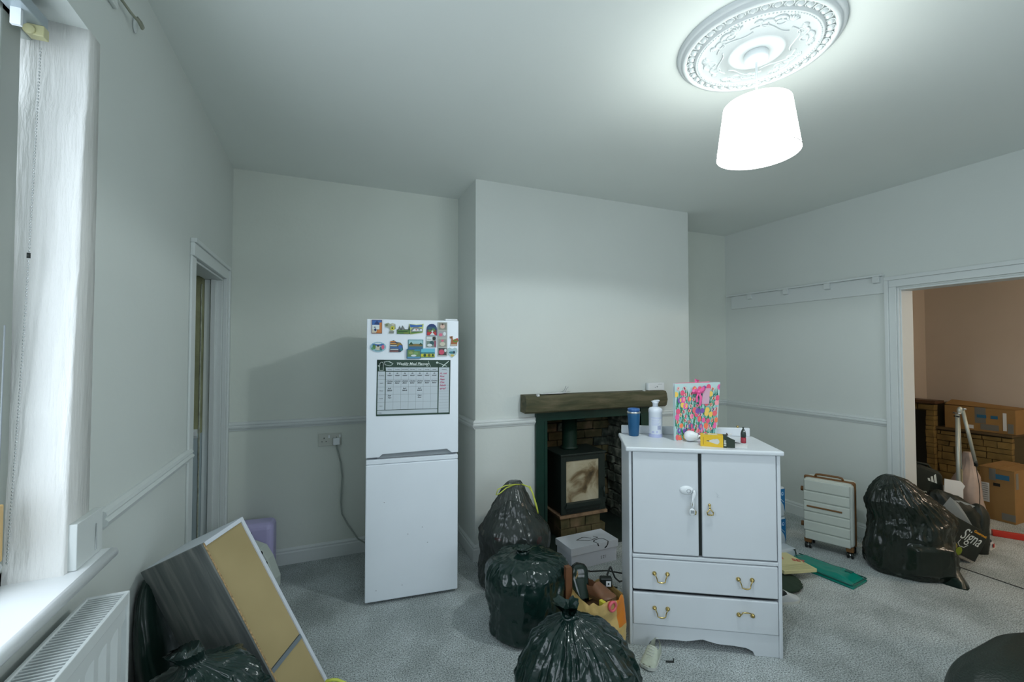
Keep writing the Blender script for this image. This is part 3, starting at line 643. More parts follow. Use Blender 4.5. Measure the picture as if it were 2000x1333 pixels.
magnet('bright magnet of a white villa under blue sky', .230, 1.566, .311, 1.502, [(.1, 0), (.95, .18), (1, .98), (.85, .92), (.5, .88), (0, .95)], C(195, 205, 120), [('p', [(.08, .62), (.9, .7), (.92, .88), (.5, .84), (.04, .9)], blu), ('p', [(.08, .35), (.3, .66), (.55, .7), (.95, .5), (.93, .25), (.2, .12)], gry), ('p', [(.2, .3), (.35, .52), (.9, .5), (.9, .3)], wht), ('p', [(.1, .05), (.92, .2), (.92, .28), (.12, .2)], grn), ('c', .5, .42, .07, .05, red), ('c', .7, .42, .07, .05, C(60, 70, 75))])
magnet('arched magnet showing a night village scene', .329, 1.565, .388, 1.497, ARCH, dblu, [('r', .06, .55, .94, .75, C(45, 85, 110)), ('r', .05, .3, .95, .5, brn), ('c', .3, .42, .12, .1, grn), ('c', .65, .5, .16, .12, C(90, 140, 80)), ('c', .55, .36, .1, .08, wht), ('r', .05, .03, .95, .28, red), ('p', [(.3, .03), (.8, .03), (.55, .3)], wht)])
magnet('square grey magnet with a green figure under the arch magnet', .326, 1.493, .385, 1.428, RECT, C(160, 168, 165), [('r', .05, .6, .6, .95, wht), ('r', .1, .7, .5, .74, gry), ('c', .78, .8, .16, .18, blk), ('r', .05, .05, .75, .55, C(120, 140, 130)), ('c', .55, .38, .22, .2, C(45, 90, 95)), ('c', .35, .2, .25, .13, wht), ('r', .78, .05, .96, .6, C(150, 80, 100))])
magnet('vertical strip magnet of four small pink photo frames', .393, 1.575, .448, 1.377, RECT, C(176, 180, 172), [('r', .08, .78, .92, .98, C(140, 140, 128)), ('c', .5, .88, .26, .07, C(215, 185, 170)), ('c', .5, .94, .12, .03, C(90, 70, 60)), ('r', .08, .56, .92, .75, C(165, 165, 168)), ('c', .3, .63, .2, .05, pnk), ('c', .72, .66, .15, .06, wht), ('r', .08, .28, .92, .5, C(150, 150, 140)), ('p', [(.3, .48), (.7, .48), (.5, .40)], pnk), ('c', .5, .36, .3, .06, crm), ('r', .08, .03, .92, .24, C(75, 70, 70)), ('c', .4, .12, .3, .08, C(205, 80, 105)), ('c', .8, .17, .12, .05, wht)])
magnet('colourful camel shaped magnet at the right fridge edge', .460, 1.495, .515, 1.438, [(.15, 0), (.85, 0), (.85, .3), (1, .55), (.9, .8), (.6, .7), (.4, .6), (.35, 1), (.05, .95), (.1, .8), (.25, .7), (.2, .35)], C(165, 100, 55), [('c', .65, .52, .22, .16, C(80, 150, 50)), ('c', .65, .54, .1, .08, red), ('c', .85, .68, .1, .1, red), ('r', .15, .02, .8, .15, crm), ('c', .25, .88, .08, .06, dgrn)])
magnet('heart shaped pale beach magnet at the right edge', .448, 1.428, .509, 1.368, HEART, C(180, 205, 205), [('c', .5, .62, .36, .2, C(165, 200, 215)), ('c', .45, .5, .3, .12, tel), ('c', .66, .52, .12, .14, C(40, 70, 90)), ('c', .5, .22, .18, .12, C(205, 185, 100))])
magnet('oval cartoon beach magnet on the left', .018, 1.458, .104, 1.401, OV, C(150, 190, 205), [('r', .15, .62, .85, .8, blu), ('c', .5, .84, .2, .08, wht), ('c', .25, .5, .1, .24, grn), ('c', .15, .35, .08, .14, C(90, 150, 120)), ('c', .5, .4, .16, .24, crm), ('c', .5, .6, .08, .08, blk), ('c', .68, .34, .09, .2, tel), ('c', .8, .48, .1, .22, pnk), ('r', .3, .1, .75, .2, C(120, 160, 165))])
magnet('orange and blue striped tower magnet with palm', .123, 1.468, .197, 1.401, [(0, 0), (.8, 0), (1, .2), (.95, .6), (.8, .8), (.5, .85), (.3, 1), (.05, .9)], C(50, 65, 85), [('r', .05, .82, .42, .92, org), ('r', .05, .66, .5, .74, C(225, 160, 70)), ('r', .05, .5, .55, .56, wht), ('r', .05, .32, .6, .42, C(60, 110, 170)), ('r', .05, .2, .65, .26, wht), ('r', .0, .04, .65, .12, C(160, 100, 90)), ('c', .7, .62, .2, .16, C(150, 120, 50)), ('c', .78, .4, .16, .2, blu), ('c', .88, .22, .1, .14, tel)])
magnet('lake view magnet with dark trees, upper of the blue trio', .225, 1.472, .309, 1.413, RECT, tel, [('r', .04, .55, .96, .95, C(165, 205, 210)), ('r', .04, .35, .96, .6, C(130, 115, 70)), ('p', [(.05, .5), (.2, .8), (.35, .5)], dgrn), ('p', [(.7, .5), (.85, .72), (.95, .5)], dgrn), ('r', .04, .08, .96, .35, C(60, 110, 140)), ('r', .04, .05, .5, .18, blu)])
magnet('green hillside harbour magnet, lower left of the trio', .216, 1.419, .294, 1.363, RECT, C(45, 105, 135), [('r', .05, .2, .95, .9, C(100, 135, 80)), ('c', .3, .6, .16, .16, C(150, 165, 100)), ('c', .65, .55, .18, .18, C(120, 160, 100)), ('r', .55, .78, .95, .95, C(60, 140, 160)), ('c', .5, .32, .2, .1, wht), ('r', .05, .05, .95, .2, C(90, 150, 185))]).location.y -= .0065
magnet('yellow sunflower field magnet under turquoise sky', .294, 1.422, .377, 1.369, RECT, sky, [('r', .02, .55, .98, .97, C(105, 190, 210)), ('r', .02, .42, .98, .58, tel), ('r', .02, .02, .98, .42, yel), ('c', .3, .26, .1, .16, dgrn), ('c', .6, .26, .1, .16, C(110, 100, 40)), ('c', .85, .26, .08, .14, dgrn), ('r', .02, .02, .98, .1, grn)])

t = thing('meal_planner', 'dark green framed weekly meal planner sheet with handwriting', 'planner', M=FR @ T(.2605, -.0008, 1.198) @ RY(R(.6)))
PG = C(36, 66, 52); INK = C(58, 66, 70); PINKI = C(190, 70, 110); LN = C(150, 160, 165)
hw, hh = .2065, .158
m = MB(); m.box(-hw, hw, -.0012, 0, -hh, hh, C(196, 206, 212)); m.build('sheet', t)
m = MB(); y = -.0016
for a in ((-hw, hw, hh - .043, hh), (-hw, -hw + .006, -hh, hh), (hw - .006, hw, -hh, hh), (-hw, hw, -hh, -hh + .010), (-hw, -hw + .048, hh - .066, hh), (.134, .140, -hh, hh), (-hw + .045, -hw + .049, -hh + .034, hh - .05), (-hw + .045, .137, hh - .068, hh - .063), (-hw + .006, .137, -hh + .032, -hh + .035)):
    m.box(a[0], a[1], y, -.0012, a[2], a[3], PG)
m.build('green_frame', t)
gx0, gx1, gz0, gz1 = -hw + .049, .134, -hh + .035, hh - .068
m = MB()
for i in range(1, 7): x = gx0 + (gx1 - gx0) * i / 7; m.box(x - .0006, x + .0006, -.00145, -.0012, gz0, hh - .044, LN)
for i in range(1, 5): z = gz0 + (gz1 - gz0) * i / 5; m.box(-hw + .006, gx1, -.00145, -.0012, z - .0006, z + .0006, LN)
for i in range(10): z = -hh + .02 + i * .0165; m.box(.143, .198, -.00145, -.0012, z - .0005, z + .0005, LN)
m.build('grid_lines', t)
text('Weekly Meal Planner', .021, T(-.01, -.0018, hh - .029), C(215, 225, 220), t, 'title_lettering', 'CENTER', .2, bold=.0004)
m = MB(); m.stroke([(-.07, hh - .033), (.055, hh - .033)], .0012, -.0018, C(215, 225, 220))
W_ = C(205, 218, 212)
gl = [(-.192, hh - .06), (-.194, hh - .035), (-.199, hh - .03), (-.200, hh - .036), (-.192, hh - .040), (-.191, hh - .022), (-.185, hh - .014), (-.176, hh - .014), (-.172, hh - .022), (-.172, hh - .06), (-.192, hh - .06)]
m.stroke(gl, .0022, -.0018, W_)
m.stroke([(-.166, hh - .013), (-.146, hh - .010), (-.122, hh - .020), (-.124, hh - .027), (-.136, hh - .034), (-.163, hh - .028), (-.166, hh - .013)], .0026, -.0018, W_)
m.stroke([(-.17, hh - .012), (-.14, hh - .009), (-.118, hh - .022)], .002, -.0018, W_)
m.stroke([(.078, hh - .006), (.083, hh - .022), (.092, hh - .038)], .002, -.0018, W_); m.stroke([(.083, hh - .018), (.072, hh - .03), (.066, hh - .036), (.076, hh - .037), (.08, hh - .03)], .0018, -.0018, W_)
m.stroke([(.130, hh - .014), (.150, hh - .022), (.185, hh - .036)], .003, -.0018, W_); m.disc(.129, hh - .015, .007, .006, -.0018, W_, 10); m.stroke([(.195, hh - .008), (.178, hh - .022), (.160, hh - .038)], .005, -.00185, W_)
m.build('kitchen_icons', t)
for i, d in enumerate(('Monday', 'Tuesday', 'Wednesday', 'Thursday', 'Friday', 'Saturday', 'Sunday')):
    cx = gx0 + (gx1 - gx0) * (i + .5) / 7; cw = (gx1 - gx0) / 7
    text(d, .0075, T(cx, -.0015, hh - .057), INK, t, 'day_lettering', 'CENTER')
    ch = (gz1 - gz0) / 5
    text('2L\nwater', .0115, T(cx, -.0015, gz1 - .012), INK, t, 'handwriting', 'CENTER', .3, bold=.0002)
    text('Chicken\nBaker', .0108, T(cx, -.0015, gz1 - ch - .013), INK, t, 'handwriting', 'CENTER', .3, bold=.0002)
    if i in (0, 2, 4): text('Jack\nsalads', .0115, T(cx, -.0015, gz1 - 2 * ch - .012), INK, t, 'handwriting', 'CENTER', .3, bold=.0002)
    if i in (0, 4): text('Ham\nSaus' if i else 'Fish\nTart', .0115, T(cx, -.0015, gz1 - 3 * ch - .010), INK, t, 'handwriting', 'CENTER', .3, bold=.0002)
for i, d in enumerate(('Breakfast', 'Lunch', 'Dinner', 'Snacks', 'Extra')):
    text(d, .0072, T(-hw + .026, -.0015, gz1 - (gz1 - gz0) / 5 * (i + .55)), INK, t, 'meal_lettering', 'CENTER')
text('Shopping', .0075, T(.170, -.0015, hh - .057), INK, t, 'day_lettering', 'CENTER')
text('Notes', .007, T(-hw + .012, -.0015, -hh + .016), INK, t, 'meal_lettering')
for i, d in enumerate(('A.. out', 'Rice', 'Ham', 'Chic', 'Salads', 'spray!')):
    text(d, .0145, T(.145, -.0015, hh - .082 - i * .0175), PINKI, t, 'handwriting', 'LEFT', .3, bold=.0003, label='pink handwritten shopping list')

# wall socket with plug and cable
t = thing('wall_socket', 'white double wall socket left of the fridge', 'socket', (.025, YB, .80))
SOCK = mat('socket_plastic', (.55, .57, .52), .4)
m = MB(); m.box(-.074, .074, -.010, 0, -.042, .042, SOCK); m.build('plate', t, bevel=.003)
m = MB()
for dx in (-.038, .040):
    m.box(dx - .003, dx + .003, -.0106, -.009, .006, .016, BLACK); m.box(dx - .016, dx - .010, -.0106, -.009, -.014, -.009, BLACK); m.box(dx + .010, dx + .016, -.0106, -.009, -.014, -.009, BLACK)
m.build('pin_holes', t)
m = MB(); m.box(-.012, -.002, -.014, -.009, .012, .030, WHITEP); m.box(.058, .068, -.014, -.009, .012, .030, WHITEP); m.build('switch', t, bevel=.001)
t = thing('fridge_plug', 'white plug and cable running down to the fridge', 'plug', (.065, YB - .0115, .79))
m = MB(); m.box(-.022, .022, -.04, 0, -.024, .022, WHITEP); m.build('plug_body', t, bevel=.006)
m = MB(); m.tube([(0, -.022, -.024), (.005, -.022, -.05), (.03, -.015, -.15), (.04, -.014, -.25), (.036, -.014, -.33), (.033, -.014, -.42), (.04, -.015, -.50), (.08, -.02, -.58), (.12, -.03, -.64), (.145, -.035, -.68), (.20, -.04, -.72), (.26, -.05, -.74)], .005, mat('cable_grey', (.33, .37, .34), .5), 8); m.build('cable', t)

# ------------------------------------------------------------------ white cabinet
CA = R(-31.1)
CM = T(1.349, 1.758, 0) @ RZ(CA)
CW, CD, CH = .68, .36, .945
t = thing('white_cupboard', 'white two door cupboard with drawers and brass pulls in front of the fireplace', 'cupboard', M=CM)
m = MB(); m.box(0, .014, .006, CD, 0, CH - .022, WHITEMEL); m.box(CW - .016, CW, 0, CD, 0, CH - .022, WHITEMEL); m.box(.014, CW - .016, CD - .008, CD, .05, CH - .022, WHITEMEL); m.box(.014, CW - .016, .02, CD - .008, .09, .105, WHITEMEL); m.box(.014, CW - .016, .03, CD - .008, .425, .44, WHITEMEL)
m.build('carcass', t, bevel=.003)
m = MB(); m.box(-.016, CW + .012, -.016, CD + .004, CH - .022, CH, WHITEMEL); m.build('top', t, bevel=.007, seg=3)
m = MB(); m.box(.0, CW - .004, CD - .014, CD + .003, CH, CH + .045, WHITEMEL); m.build('back_upstand', t, bevel=.004)
for k_, (x0, x1) in enumerate(((.018, .318), (.334, .660))):
    m = MB(); m.box(x0, x1, -.002, .016, .440, .922, WHITEMEL); dr = m.build('door', t, bevel=.004)
    kx = .289 if k_ == 0 else .366
    m = MB(); m.lathe([(.006, 0), (.006, .006), (.003, .008)], 12, BRASS, M=T(kx, -.002, .684) @ RX(PI / 2)); m.cyl((kx, -.010, .684), (kx, -.013, .664), .0035, BRASS, 8)
    m.tube([(kx, -.013, .668), (kx - .014, -.016, .652), (kx - .012, -.017, .642), (kx, -.017, .640), (kx + .012, -.017, .642), (kx + .014, -.016, .652)], .0032, BRASS, 8, closed=True); m.ell((kx, -.018, .641), .006, .005, .004, BRASS, 8, 6); m.build('drop_pull', dr)
m = MB(); m.box(.318, .334, .010, .016, .44, .922, BLACK); m.build('door_gap', t)
m = MB(); m.box(.014, CW - .016, -.003, .016, .418, .434, WHITEMEL); m.build('mid_rail', t, bevel=.003)
for z0, z1 in ((.268, .414), (.104, .254)):
    m = MB(); m.box(.016, CW - .018, -.002, .016, z0, z1, WHITEMEL); dw = m.build('drawer', t, bevel=.005)
    for xc in (.144, .519):
        up = (z0 < .2 and xc > .4); z = (z0 + z1) / 2 + .008
        m = MB()
        for sx in (-.030, .030): m.lathe([(.0095, 0), (.010, .004), (.006, .007), (.006, .012), (.001, .014)], 14, BRASS, M=T(xc + sx, -.002, z) @ RX(PI / 2))
        s_ = 1 if up else -1; q = .018 if up else .036
        m.tube([(xc - .030, -.013, z), (xc - .024, -.015, z + s_ * q * .25), (xc - .026 + .006, -.016, z + s_ * q * .55), (xc - .018, -.017, z + s_ * q * .9), (xc - .008, -.018, z + s_ * q), (xc, -.018, z + s_ * q * 1.02), (xc + .008, -.018, z + s_ * q), (xc + .018, -.017, z + s_ * q * .9), (xc + .020, -.016, z + s_ * q * .55), (xc + .024, -.015, z + s_ * q * .25), (xc + .030, -.013, z)], [.0025, .0025, .0024, .0025, .0032, .0036, .0032, .0025, .0024, .0025, .0025], BRASS, 8)
        m.build('swan_neck_handle', dw)
m = MB(); pts = [(.014, 0), (.085, 0), (.095, .022), (.115, .034), (.187, .038), (.256, .037), (.29, .043), (.33, .052), (.365, .044), (.40, .037), (.47, .036), (.525, .031), (.552, .018), (.560, 0), (CW - .016, 0), (CW - .016, .100), (.014, .100)]
m.prism(pts, .006, .02, WHITEMEL); m.build('shaped_skirt', t, bevel=.002)
m = MB(); m.stroke([(.395, .742), (.407, .728), (.400, .722), (.412, .718)], .003, -.0025, mat('glue_mark', (.58, .63, .66), .3)); m.build('adhesive_mark', t)
t = thing('child_lock', 'white oval child lock with strap stuck to left cupboard door', 'child lock', M=CM @ T(.264, -.002, .747))
m = MB(); m.ell((0, 0, 0), .032, .013, .021, WHITEP, 20, 10); m.build('pad', t)
m = MB(); m.tube([(.009 * math.cos(a) + .008, -.0128, .008 * math.sin(a)) for a in [2 * PI * i / 16 for i in range(16)]], .001, GREYLINE, 5, closed=True); m.build('button_ring', t)
m = MB(); m.tube([(.03, -.012, .004), (.034, -.016, -.01), (.026, -.017, -.035), (.028, -.016, -.06), (.024, -.02, -.078)], [.006, .006, .005, .004, .006], WHITEP, 8); m.tube([(.03, -.012, .004), (.022, -.02, -.04), (.014, -.022, -.075)], .003, WHITEP, 6); m.build('strap', t)
m = MB(); m.ell((.02, -.022, -.094), .014, .007, .018, WHITEP, 12, 8); m.box(.012, .028, -.029, -.026, -.098, -.084, GREYLINE); m.build('catch', t)

# things on the cupboard
def on_top(x, y, a=0.0): return CM @ T(x, y, CH) @ RZ(a)
t = thing('travel_tumbler', 'blue lidded travel tumbler at the left of the cupboard top', 'tumbler', M=on_top(.060, .29))
TB = mat('blue_powder_coat', (.008, .085, .20), .38)
m = MB(); m.lathe([(.025, 0), (.027, .003), (.0335, .118), (.0335, .122)], 32, TB); m.build('cup', t)
m = MB(); m.lathe([(.0338, .1215), (.0355, .124), (.0355, .130), (.0338, .132)], 32, STEEL); m.build('steel_rim', t)
m = MB(); m.lathe([(.032, .131), (.033, .145), (.031, .148), (.027, .148), (.026, .142), (.001, .142)], 32, mat('blue_lid', (.035, .12, .33), .25)); m.build('lid', t)
t = thing('lotion_bottle', 'white lotion pump bottle beside the blue tumbler', 'bottle', M=on_top(.172, .275, R(10)))
LB = mat('white_bottle_plastic', (.68, .73, .80), .35)
m = MB(); m.lathe([(.033, 0), (.035, .003), (.035, .128), (.036, .130), (.036, .146), (.033, .152), (.026, .156), (.018, .160)], 32, LB); m.build('bottle_body', t)
m = MB(); m.lathe([(.014, .156), (.014, .178), (.017, .181), (.017, .186), (.002, .188)], 20, LB); m.prism([(-.018, .186), (.018, .190), (.020, .197), (.0, .196), (-.019, .190)], -.012, .012, LB); m.build('pump_head', t, bevel=0)
LAV = mat('lavender_label', (.43, .47, .68), .5); PL = mat('pale_label', (.62, .67, .74), .5)
def curved(m, r, a0, a1, z0, z1, mt, n=12):
    vs = []; fs = []
    for i in range(n + 1):
        a = a0 + (a1 - a0) * i / n
        vs += [(r * math.cos(a), r * math.sin(a), z0), (r * math.cos(a), r * math.sin(a), z1)]
    for i in range(n): fs.append((2 * i, 2 * i + 2, 2 * i + 3, 2 * i + 1))
    m.add(vs, fs, mt, True)
m = MB(); A0 = R(-150)
curved(m, .0353, A0, A0 + R(100), .018, .108, PL); curved(m, .0354, A0 - R(40), A0 + R(170), .0, .020, LAV); curved(m, .0355, A0 + R(2), A0 + R(98), .102, .106, LAV)
for i in range(6): curved(m, .0355, A0 + R(6), A0 + R(80 - (i % 3) * 10), .094 - i * .006, .096 - i * .006, LAV)
for i in range(9): curved(m, .0356, A0 + R(58 + i * 3.6), A0 + R(60 + i * 3.6), .042, .064, mat('barcode_ink', (.22, .25, .45), .5))
curved(m, .0355, A0 + R(8), A0 + R(30), .024, .034, LAV); curved(m, .0355, A0 + R(46), A0 + R(60), .024, .036, LAV)
m.build('printed_label', t)

# gift bag
t = thing('gift_bag', 'floral gift bag with pink ribbon bow and tag on the cupboard', 'gift bag', M=on_top(.250, .172, R(28)))
GB = C(190, 215, 215); PKI = C(245, 130, 165)
bw, bd, bh = .272, .048, .295
fx = lambda u, v: (u * bw + (u - .5) * .026 * v)                        # front face flares upwards
fy = lambda v: -.018 * v
by = lambda v: bd + .020 * v
def fpt(u, v): return (fx(u, v), fy(v), v * bh)
def bpt(u, v): return (fx(u, v), fy(v) + (by(v) - fy(v)) * (.16 + .74 * u), v * bh)
V8 = [fpt(0, 0), fpt(1, 0), bpt(1, 0), bpt(0, 0), fpt(0, 1), fpt(1, 1), bpt(1, 1), bpt(0, 1)]
m = MB(); m.add(V8, [(0, 3, 2, 1), (0, 1, 5, 4), (2, 3, 7, 6)], GB)
for s_ in (0, 1):                                                       # gusseted sides
    a, b = (V8[0], V8[3]) if s_ == 0 else (V8[1], V8[2]); c, d = (V8[4], V8[7]) if s_ == 0 else (V8[5], V8[6])
    ins = .012 * (1 if s_ == 0 else -1)
    mid0 = ((a[0] + b[0]) / 2, (a[1] + b[1]) / 2, 0); mid1 = ((c[0] + d[0]) / 2 + ins, (c[1] + d[1]) / 2, bh)
    m.add([a, mid0, b, d, mid1, c], [(0, 1, 4, 5), (1, 2, 3, 4)], GB)
m.build('paper_bag', t)
m = MB(); sh_ = lambda p, k: (p[0], p[1] + k, p[2])
m.add([sh_(fpt(.004, .3), .002), sh_(fpt(.996, .3), .002), sh_(fpt(.996, .999), .002), sh_(fpt(.004, .999), .002)], [(0, 1, 2, 3)], PKI)
m.add([sh_(bpt(.004, .3), -.002), sh_(bpt(.996, .3), -.002), sh_(bpt(.996, 1.0), -.002), sh_(bpt(.004, 1.0), -.002)], [(3, 2, 1, 0)], PKI); m.build('pink_lining', t)
m = MB(); rg = random.Random(5)
pal = [C(240, 110, 120), C(250, 130, 90), C(240, 105, 165), C(130, 95, 175), C(250, 165, 175), C(245, 205, 100), C(235, 95, 130)]
leaf = [C(35, 130, 110), C(70, 160, 95), C(20, 100, 105), C(120, 195, 175), C(55, 120, 70), C(150, 215, 215)]
def fl(u, v, y=.0006): p = fpt(u, v); return (p[0], p[1] - y, p[2])
def blade(u, v, du, dv, w, mt, k):
    m.add([fl(u - w / 2, v, k), fl(u + w / 2, v, k), fl(u + du, min(v + dv, .995), k)], [(0, 1, 2)], mt)
for i in range(700):
    u = .02 + .95 * rg.random(); v = rg.random() ** 1.0 * .80; blade(u, v, max(-u + .01, min(.98 - u, (rg.random() - .5) * .06)), .07 + .10 * rg.random(), .016 + .014 * rg.random(), rg.choice(leaf), .0004 + i * 1e-6)
def bloom(u, v, ru, rv, mt, k, n=9): m.add([fl(min(.995, max(.005, u + ru * math.cos(a))), min(.995, max(0.005, v + rv * math.sin(a))), k) for a in [2 * PI * i / n for i in range(n)]], [tuple(range(n))], mt)
kk = .0010
for row in range(10):
    for c in range(9):
        u = (c + .3 + (row % 2) * .5 + (rg.random() - .5) * .5) / 9.0; v = .05 + row * .095 + (rg.random() - .5) * .05
        if v > .95 or rg.random() < .12: continue
        mt = rg.choice(pal); kk += 3e-6
        if rg.random() < .62:                                            # tulip
            bloom(u, v, .044 + .016 * rg.random(), .046 + .014 * rg.random(), mt, kk); (bloom(u + .014, v + .004, .022, .038, rg.choice(pal), kk + 1e-6, 7) if rg.random() < .35 else None)
        else:                                                            # daisy
            for q in range(5): a = 2 * PI * q / 5 + rg.random(); bloom(u + .020 * math.cos(a), v + .018 * math.sin(a), .018, .016, mt if q % 2 else C(250, 200, 185), kk, 6)
            bloom(u, v, .012, .011, C(70, 40, 60), kk + 2e-6, 6)
for i in range(120): u, v = .02 + .96 * rg.random(), .02 + .9 * rg.random(); bloom(u, v, .006, .006, rg.choice([C(245, 235, 225), C(250, 180, 190), C(170, 225, 225)]), .0012 + i * 1e-6, 5)
m.build('flower_print', t)
m = MB()                                                                  # print on the right gusset
for i in range(46):
    v = rg.random() * .93; w_ = rg.random(); a = fpt(1, v); c = bpt(1, v); hgt = .010 + .014 * rg.random()
    mixp = lambda w, z: (a[0] + .0008 - (.012 * v) * (1 - abs(2 * w - 1)), a[1] + (c[1] - a[1]) * w, z)
    w2 = min(1, w_ + .22); m.add([mixp(w_, v * bh), mixp(w2, v * bh), mixp(w2, min(bh, v * bh + hgt)), mixp(w_, min(bh, v * bh + hgt))], [(0, 1, 2, 3)], rg.choice(pal + leaf))
m.build('gusset_print', t)
m = MB(); RB = mat('pink_satin_ribbon', (.85, .13, .36), .3)
ux, vz = .50, .84; c0 = fl(ux, vz, .006)
def ribbon(P, w, nrm=(0, 0, 1)):
    vs = []; nn = Vector(nrm)
    for p in P: vs += [tuple(Vector(p) - nn * w / 2), tuple(Vector(p) + nn * w / 2)]
    m.add(vs, [(2 * i, 2 * i + 2, 2 * i + 3, 2 * i + 1) for i in range(len(P) - 1)], RB, True)
cx_, cy_, cz_ = c0
ribbon([(cx_, cy_, cz_), (cx_ - .028, cy_ - .012, cz_ + .012), (cx_ - .050, cy_ - .010, cz_ + .006), (cx_ - .040, cy_ - .002, cz_ - .002), (cx_, cy_, cz_)], .016, (.2, 0, 1))
ribbon([(cx_, cy_, cz_), (cx_ + .020, cy_ - .012, cz_ + .018), (cx_ + .034, cy_ - .010, cz_ + .022), (cx_ + .026, cy_ - .002, cz_ + .004), (cx_, cy_, cz_)], .018, (-.3, 0, 1))
ribbon([(cx_, cy_ - .002, cz_), (cx_ - .018, cy_ - .006, cz_ - .028), (cx_ - .012, cy_ - .004, cz_ - .052)], .014, (1, 0, .2)); ribbon([(cx_, cy_ - .002, cz_), (cx_ + .010, cy_ - .007, cz_ - .03), (cx_ + .004, cy_ - .004, cz_ - .072)], .016, (1, 0, .1))
m.ell((cx_, cy_ - .004, cz_), .008, .006, .008, RB, 8, 6)
ribbon([(cx_ - .01, cy_ + .004, bh + .002), (cx_ - .004, cy_ + .02, bh + .018), (cx_ + .02, cy_ + .04, bh + .010), (cx_ + .05, cy_ + .05, bh + .006)], .012, (.6, 0, .8)); m.build('ribbon_bow', t)
m = MB(); a0, a1 = .60, .76
m.add([fl(a0 - .01, .62, .004), fl(a1, .62, .004), fl(a1, .90, .004), fl(a0, .90, .004)], [(0, 1, 2, 3)], C(215, 175, 195)); m.build('gift_tag', t)

# bulb, its box, leaflet, nail varnish, castors behind
t = thing('loose_bulb', 'frosted white light bulb lying by the gift bag', 'light bulb', M=on_top(.322, .165, R(-25)))
FROST = mat('frosted_bulb', (.80, .84, .86), .35)
m = MB(); m.lathe([(.001, -.028), (.015, -.025), (.025, -.013), (.028, 0), (.026, .013), (.018, .030), (.014, .040)], 24, FROST, M=T(.0, 0, .0282) @ RY(R(90)), cap=False); m.build('globe', t)
m = MB(); m.lathe([(.014, .040), (.0115, .045), (.0115, .062), (.006, .066)], 16, STEEL, M=T(0, 0, .0282) @ RY(R(90))); m.build('cap', t)
t = thing('bulb_box', 'opened yellow and black light bulb carton near the front edge', 'carton', M=on_top(.345, .058, R(-14)))
YB_ = mat('yellow_carton', (.72, .46, .02), .45); BK = mat('green_black_carton', (.018, .035, .020), .5)
m = MB(); m.box(0, .100, 0, .052, 0, .056, YB_); m.build('carton', t, bevel=.0008)
m = MB(); m.box(.100, .116, 0, .052, 0, .056, BK); m.build('carton_end', t, bevel=.0008)
m = MB(); m.prism([(.116, .002), (.150, .003), (.150, .040), (.138, .044), (.116, .055)], .0, .0012, BK); m.build('front_flap', t)
m = MB(); m.prism([(.116, .052), (.140, .060), (.138, .062), (.116, .0555)], .01, .05, PAPER); m.add([(.116, 0, .056), (.122, .005, .064), (.118, .05, .064), (.114, .052, .056)], [(0, 1, 2, 3)], BK); m.build('top_flap', t)
m = MB(); GW = C(205, 205, 195)
m.disc(.072, .027, .012, .013, -.0005, GW, 16); m.poly([(.068, .015), (.062, .039), (.040, .031), (.040, .023)], -.00045, GW); m.poly([(.040, .024), (.040, .030), (.027, .030), (.027, .025)], -.0005, C(160, 160, 150)); m.poly([(.027, .027), (.038, .026), (.038, .030), (.027, .029)], -.0006, C(40, 44, 40)); m.box(.012, .0145, -.0005, 0, .008, .045, C(170, 130, 25)); m.build('bulb_picture', t)
m = MB(); m.add([(.014, .012, .0563), (.078, .012, .0563), (.074, .040, .0563), (.016, .040, .0563)], [(0, 1, 2, 3)], C(225, 220, 200)); m.add([(.02, .016, .0565), (.034, .016, .0565), (.034, .034, .0565), (.02, .034, .0565)], [(0, 1, 2, 3)], C(110, 120, 80)); m.build('top_label', t)
text('8.8W', .013, T(.1125, -.0004, .008) @ RY(R(-90)), C(200, 205, 195), t, 'wattage_lettering', bold=.0006)
t = thing('folded_leaflet', 'small white folded leaflet under the carton flap', 'leaflet', M=on_top(.475, .035, R(-8)))
m = MB(); m.add([(0, 0, .001), (.072, -.004, .001), (.088, .062, .001), (.0, .07, .001), (0, 0, .0022), (.072, -.004, .006), (.088, .062, .010), (.0, .07, .003)], [(0, 3, 2, 1), (4, 5, 6, 7), (0, 1, 5, 4), (1, 2, 6, 5), (2, 3, 7, 6), (3, 0, 4, 7)], PAPER); m.build('paper', t)
m = MB(); m.add([(.02, .05, .012), (.06, .056, .013), (.018, .062, .020)], [(0, 1, 2)], C(60, 66, 62)); m.build('printed_corner', t)
t = thing('nail_varnish', 'tiny red bottle with a dark pointed cap', 'bottle', M=on_top(.578, .165))
m = MB(); m.lathe([(.011, 0), (.0125, .003), (.0125, .026), (.010, .029)], 18, mat('red_varnish', (.36, .03, .05), .2)); m.build('bottle_glass', t)
m = MB(); m.lathe([(.0122, .0292), (.0122, .048), (.0085, .062), (.003, .072), (.005, .078), (.001, .080)], 18, mat('dark_cap', (.02, .035, .028), .4)); m.build('cap', t)
m = MB(); m.ell((0, -.0115, .060), .003, .002, .004, WHITEP, 8, 6); m.build('cap_glint', t)
for x_ in (.51, .615):
    t = thing('brass_knob', 'small brass knob resting on the upstand, %s' % ('nearer the gift bag' if x_ < .55 else 'nearest the cupboard corner'), 'knob', M=CM @ T(x_, CD - .006, CH + .045))
    m = MB(); m.lathe([(.006, 0), (.004, .003), (.007, .007), (.006, .010), (.001, .012)], 12, BRASS); m.build('knob', t)

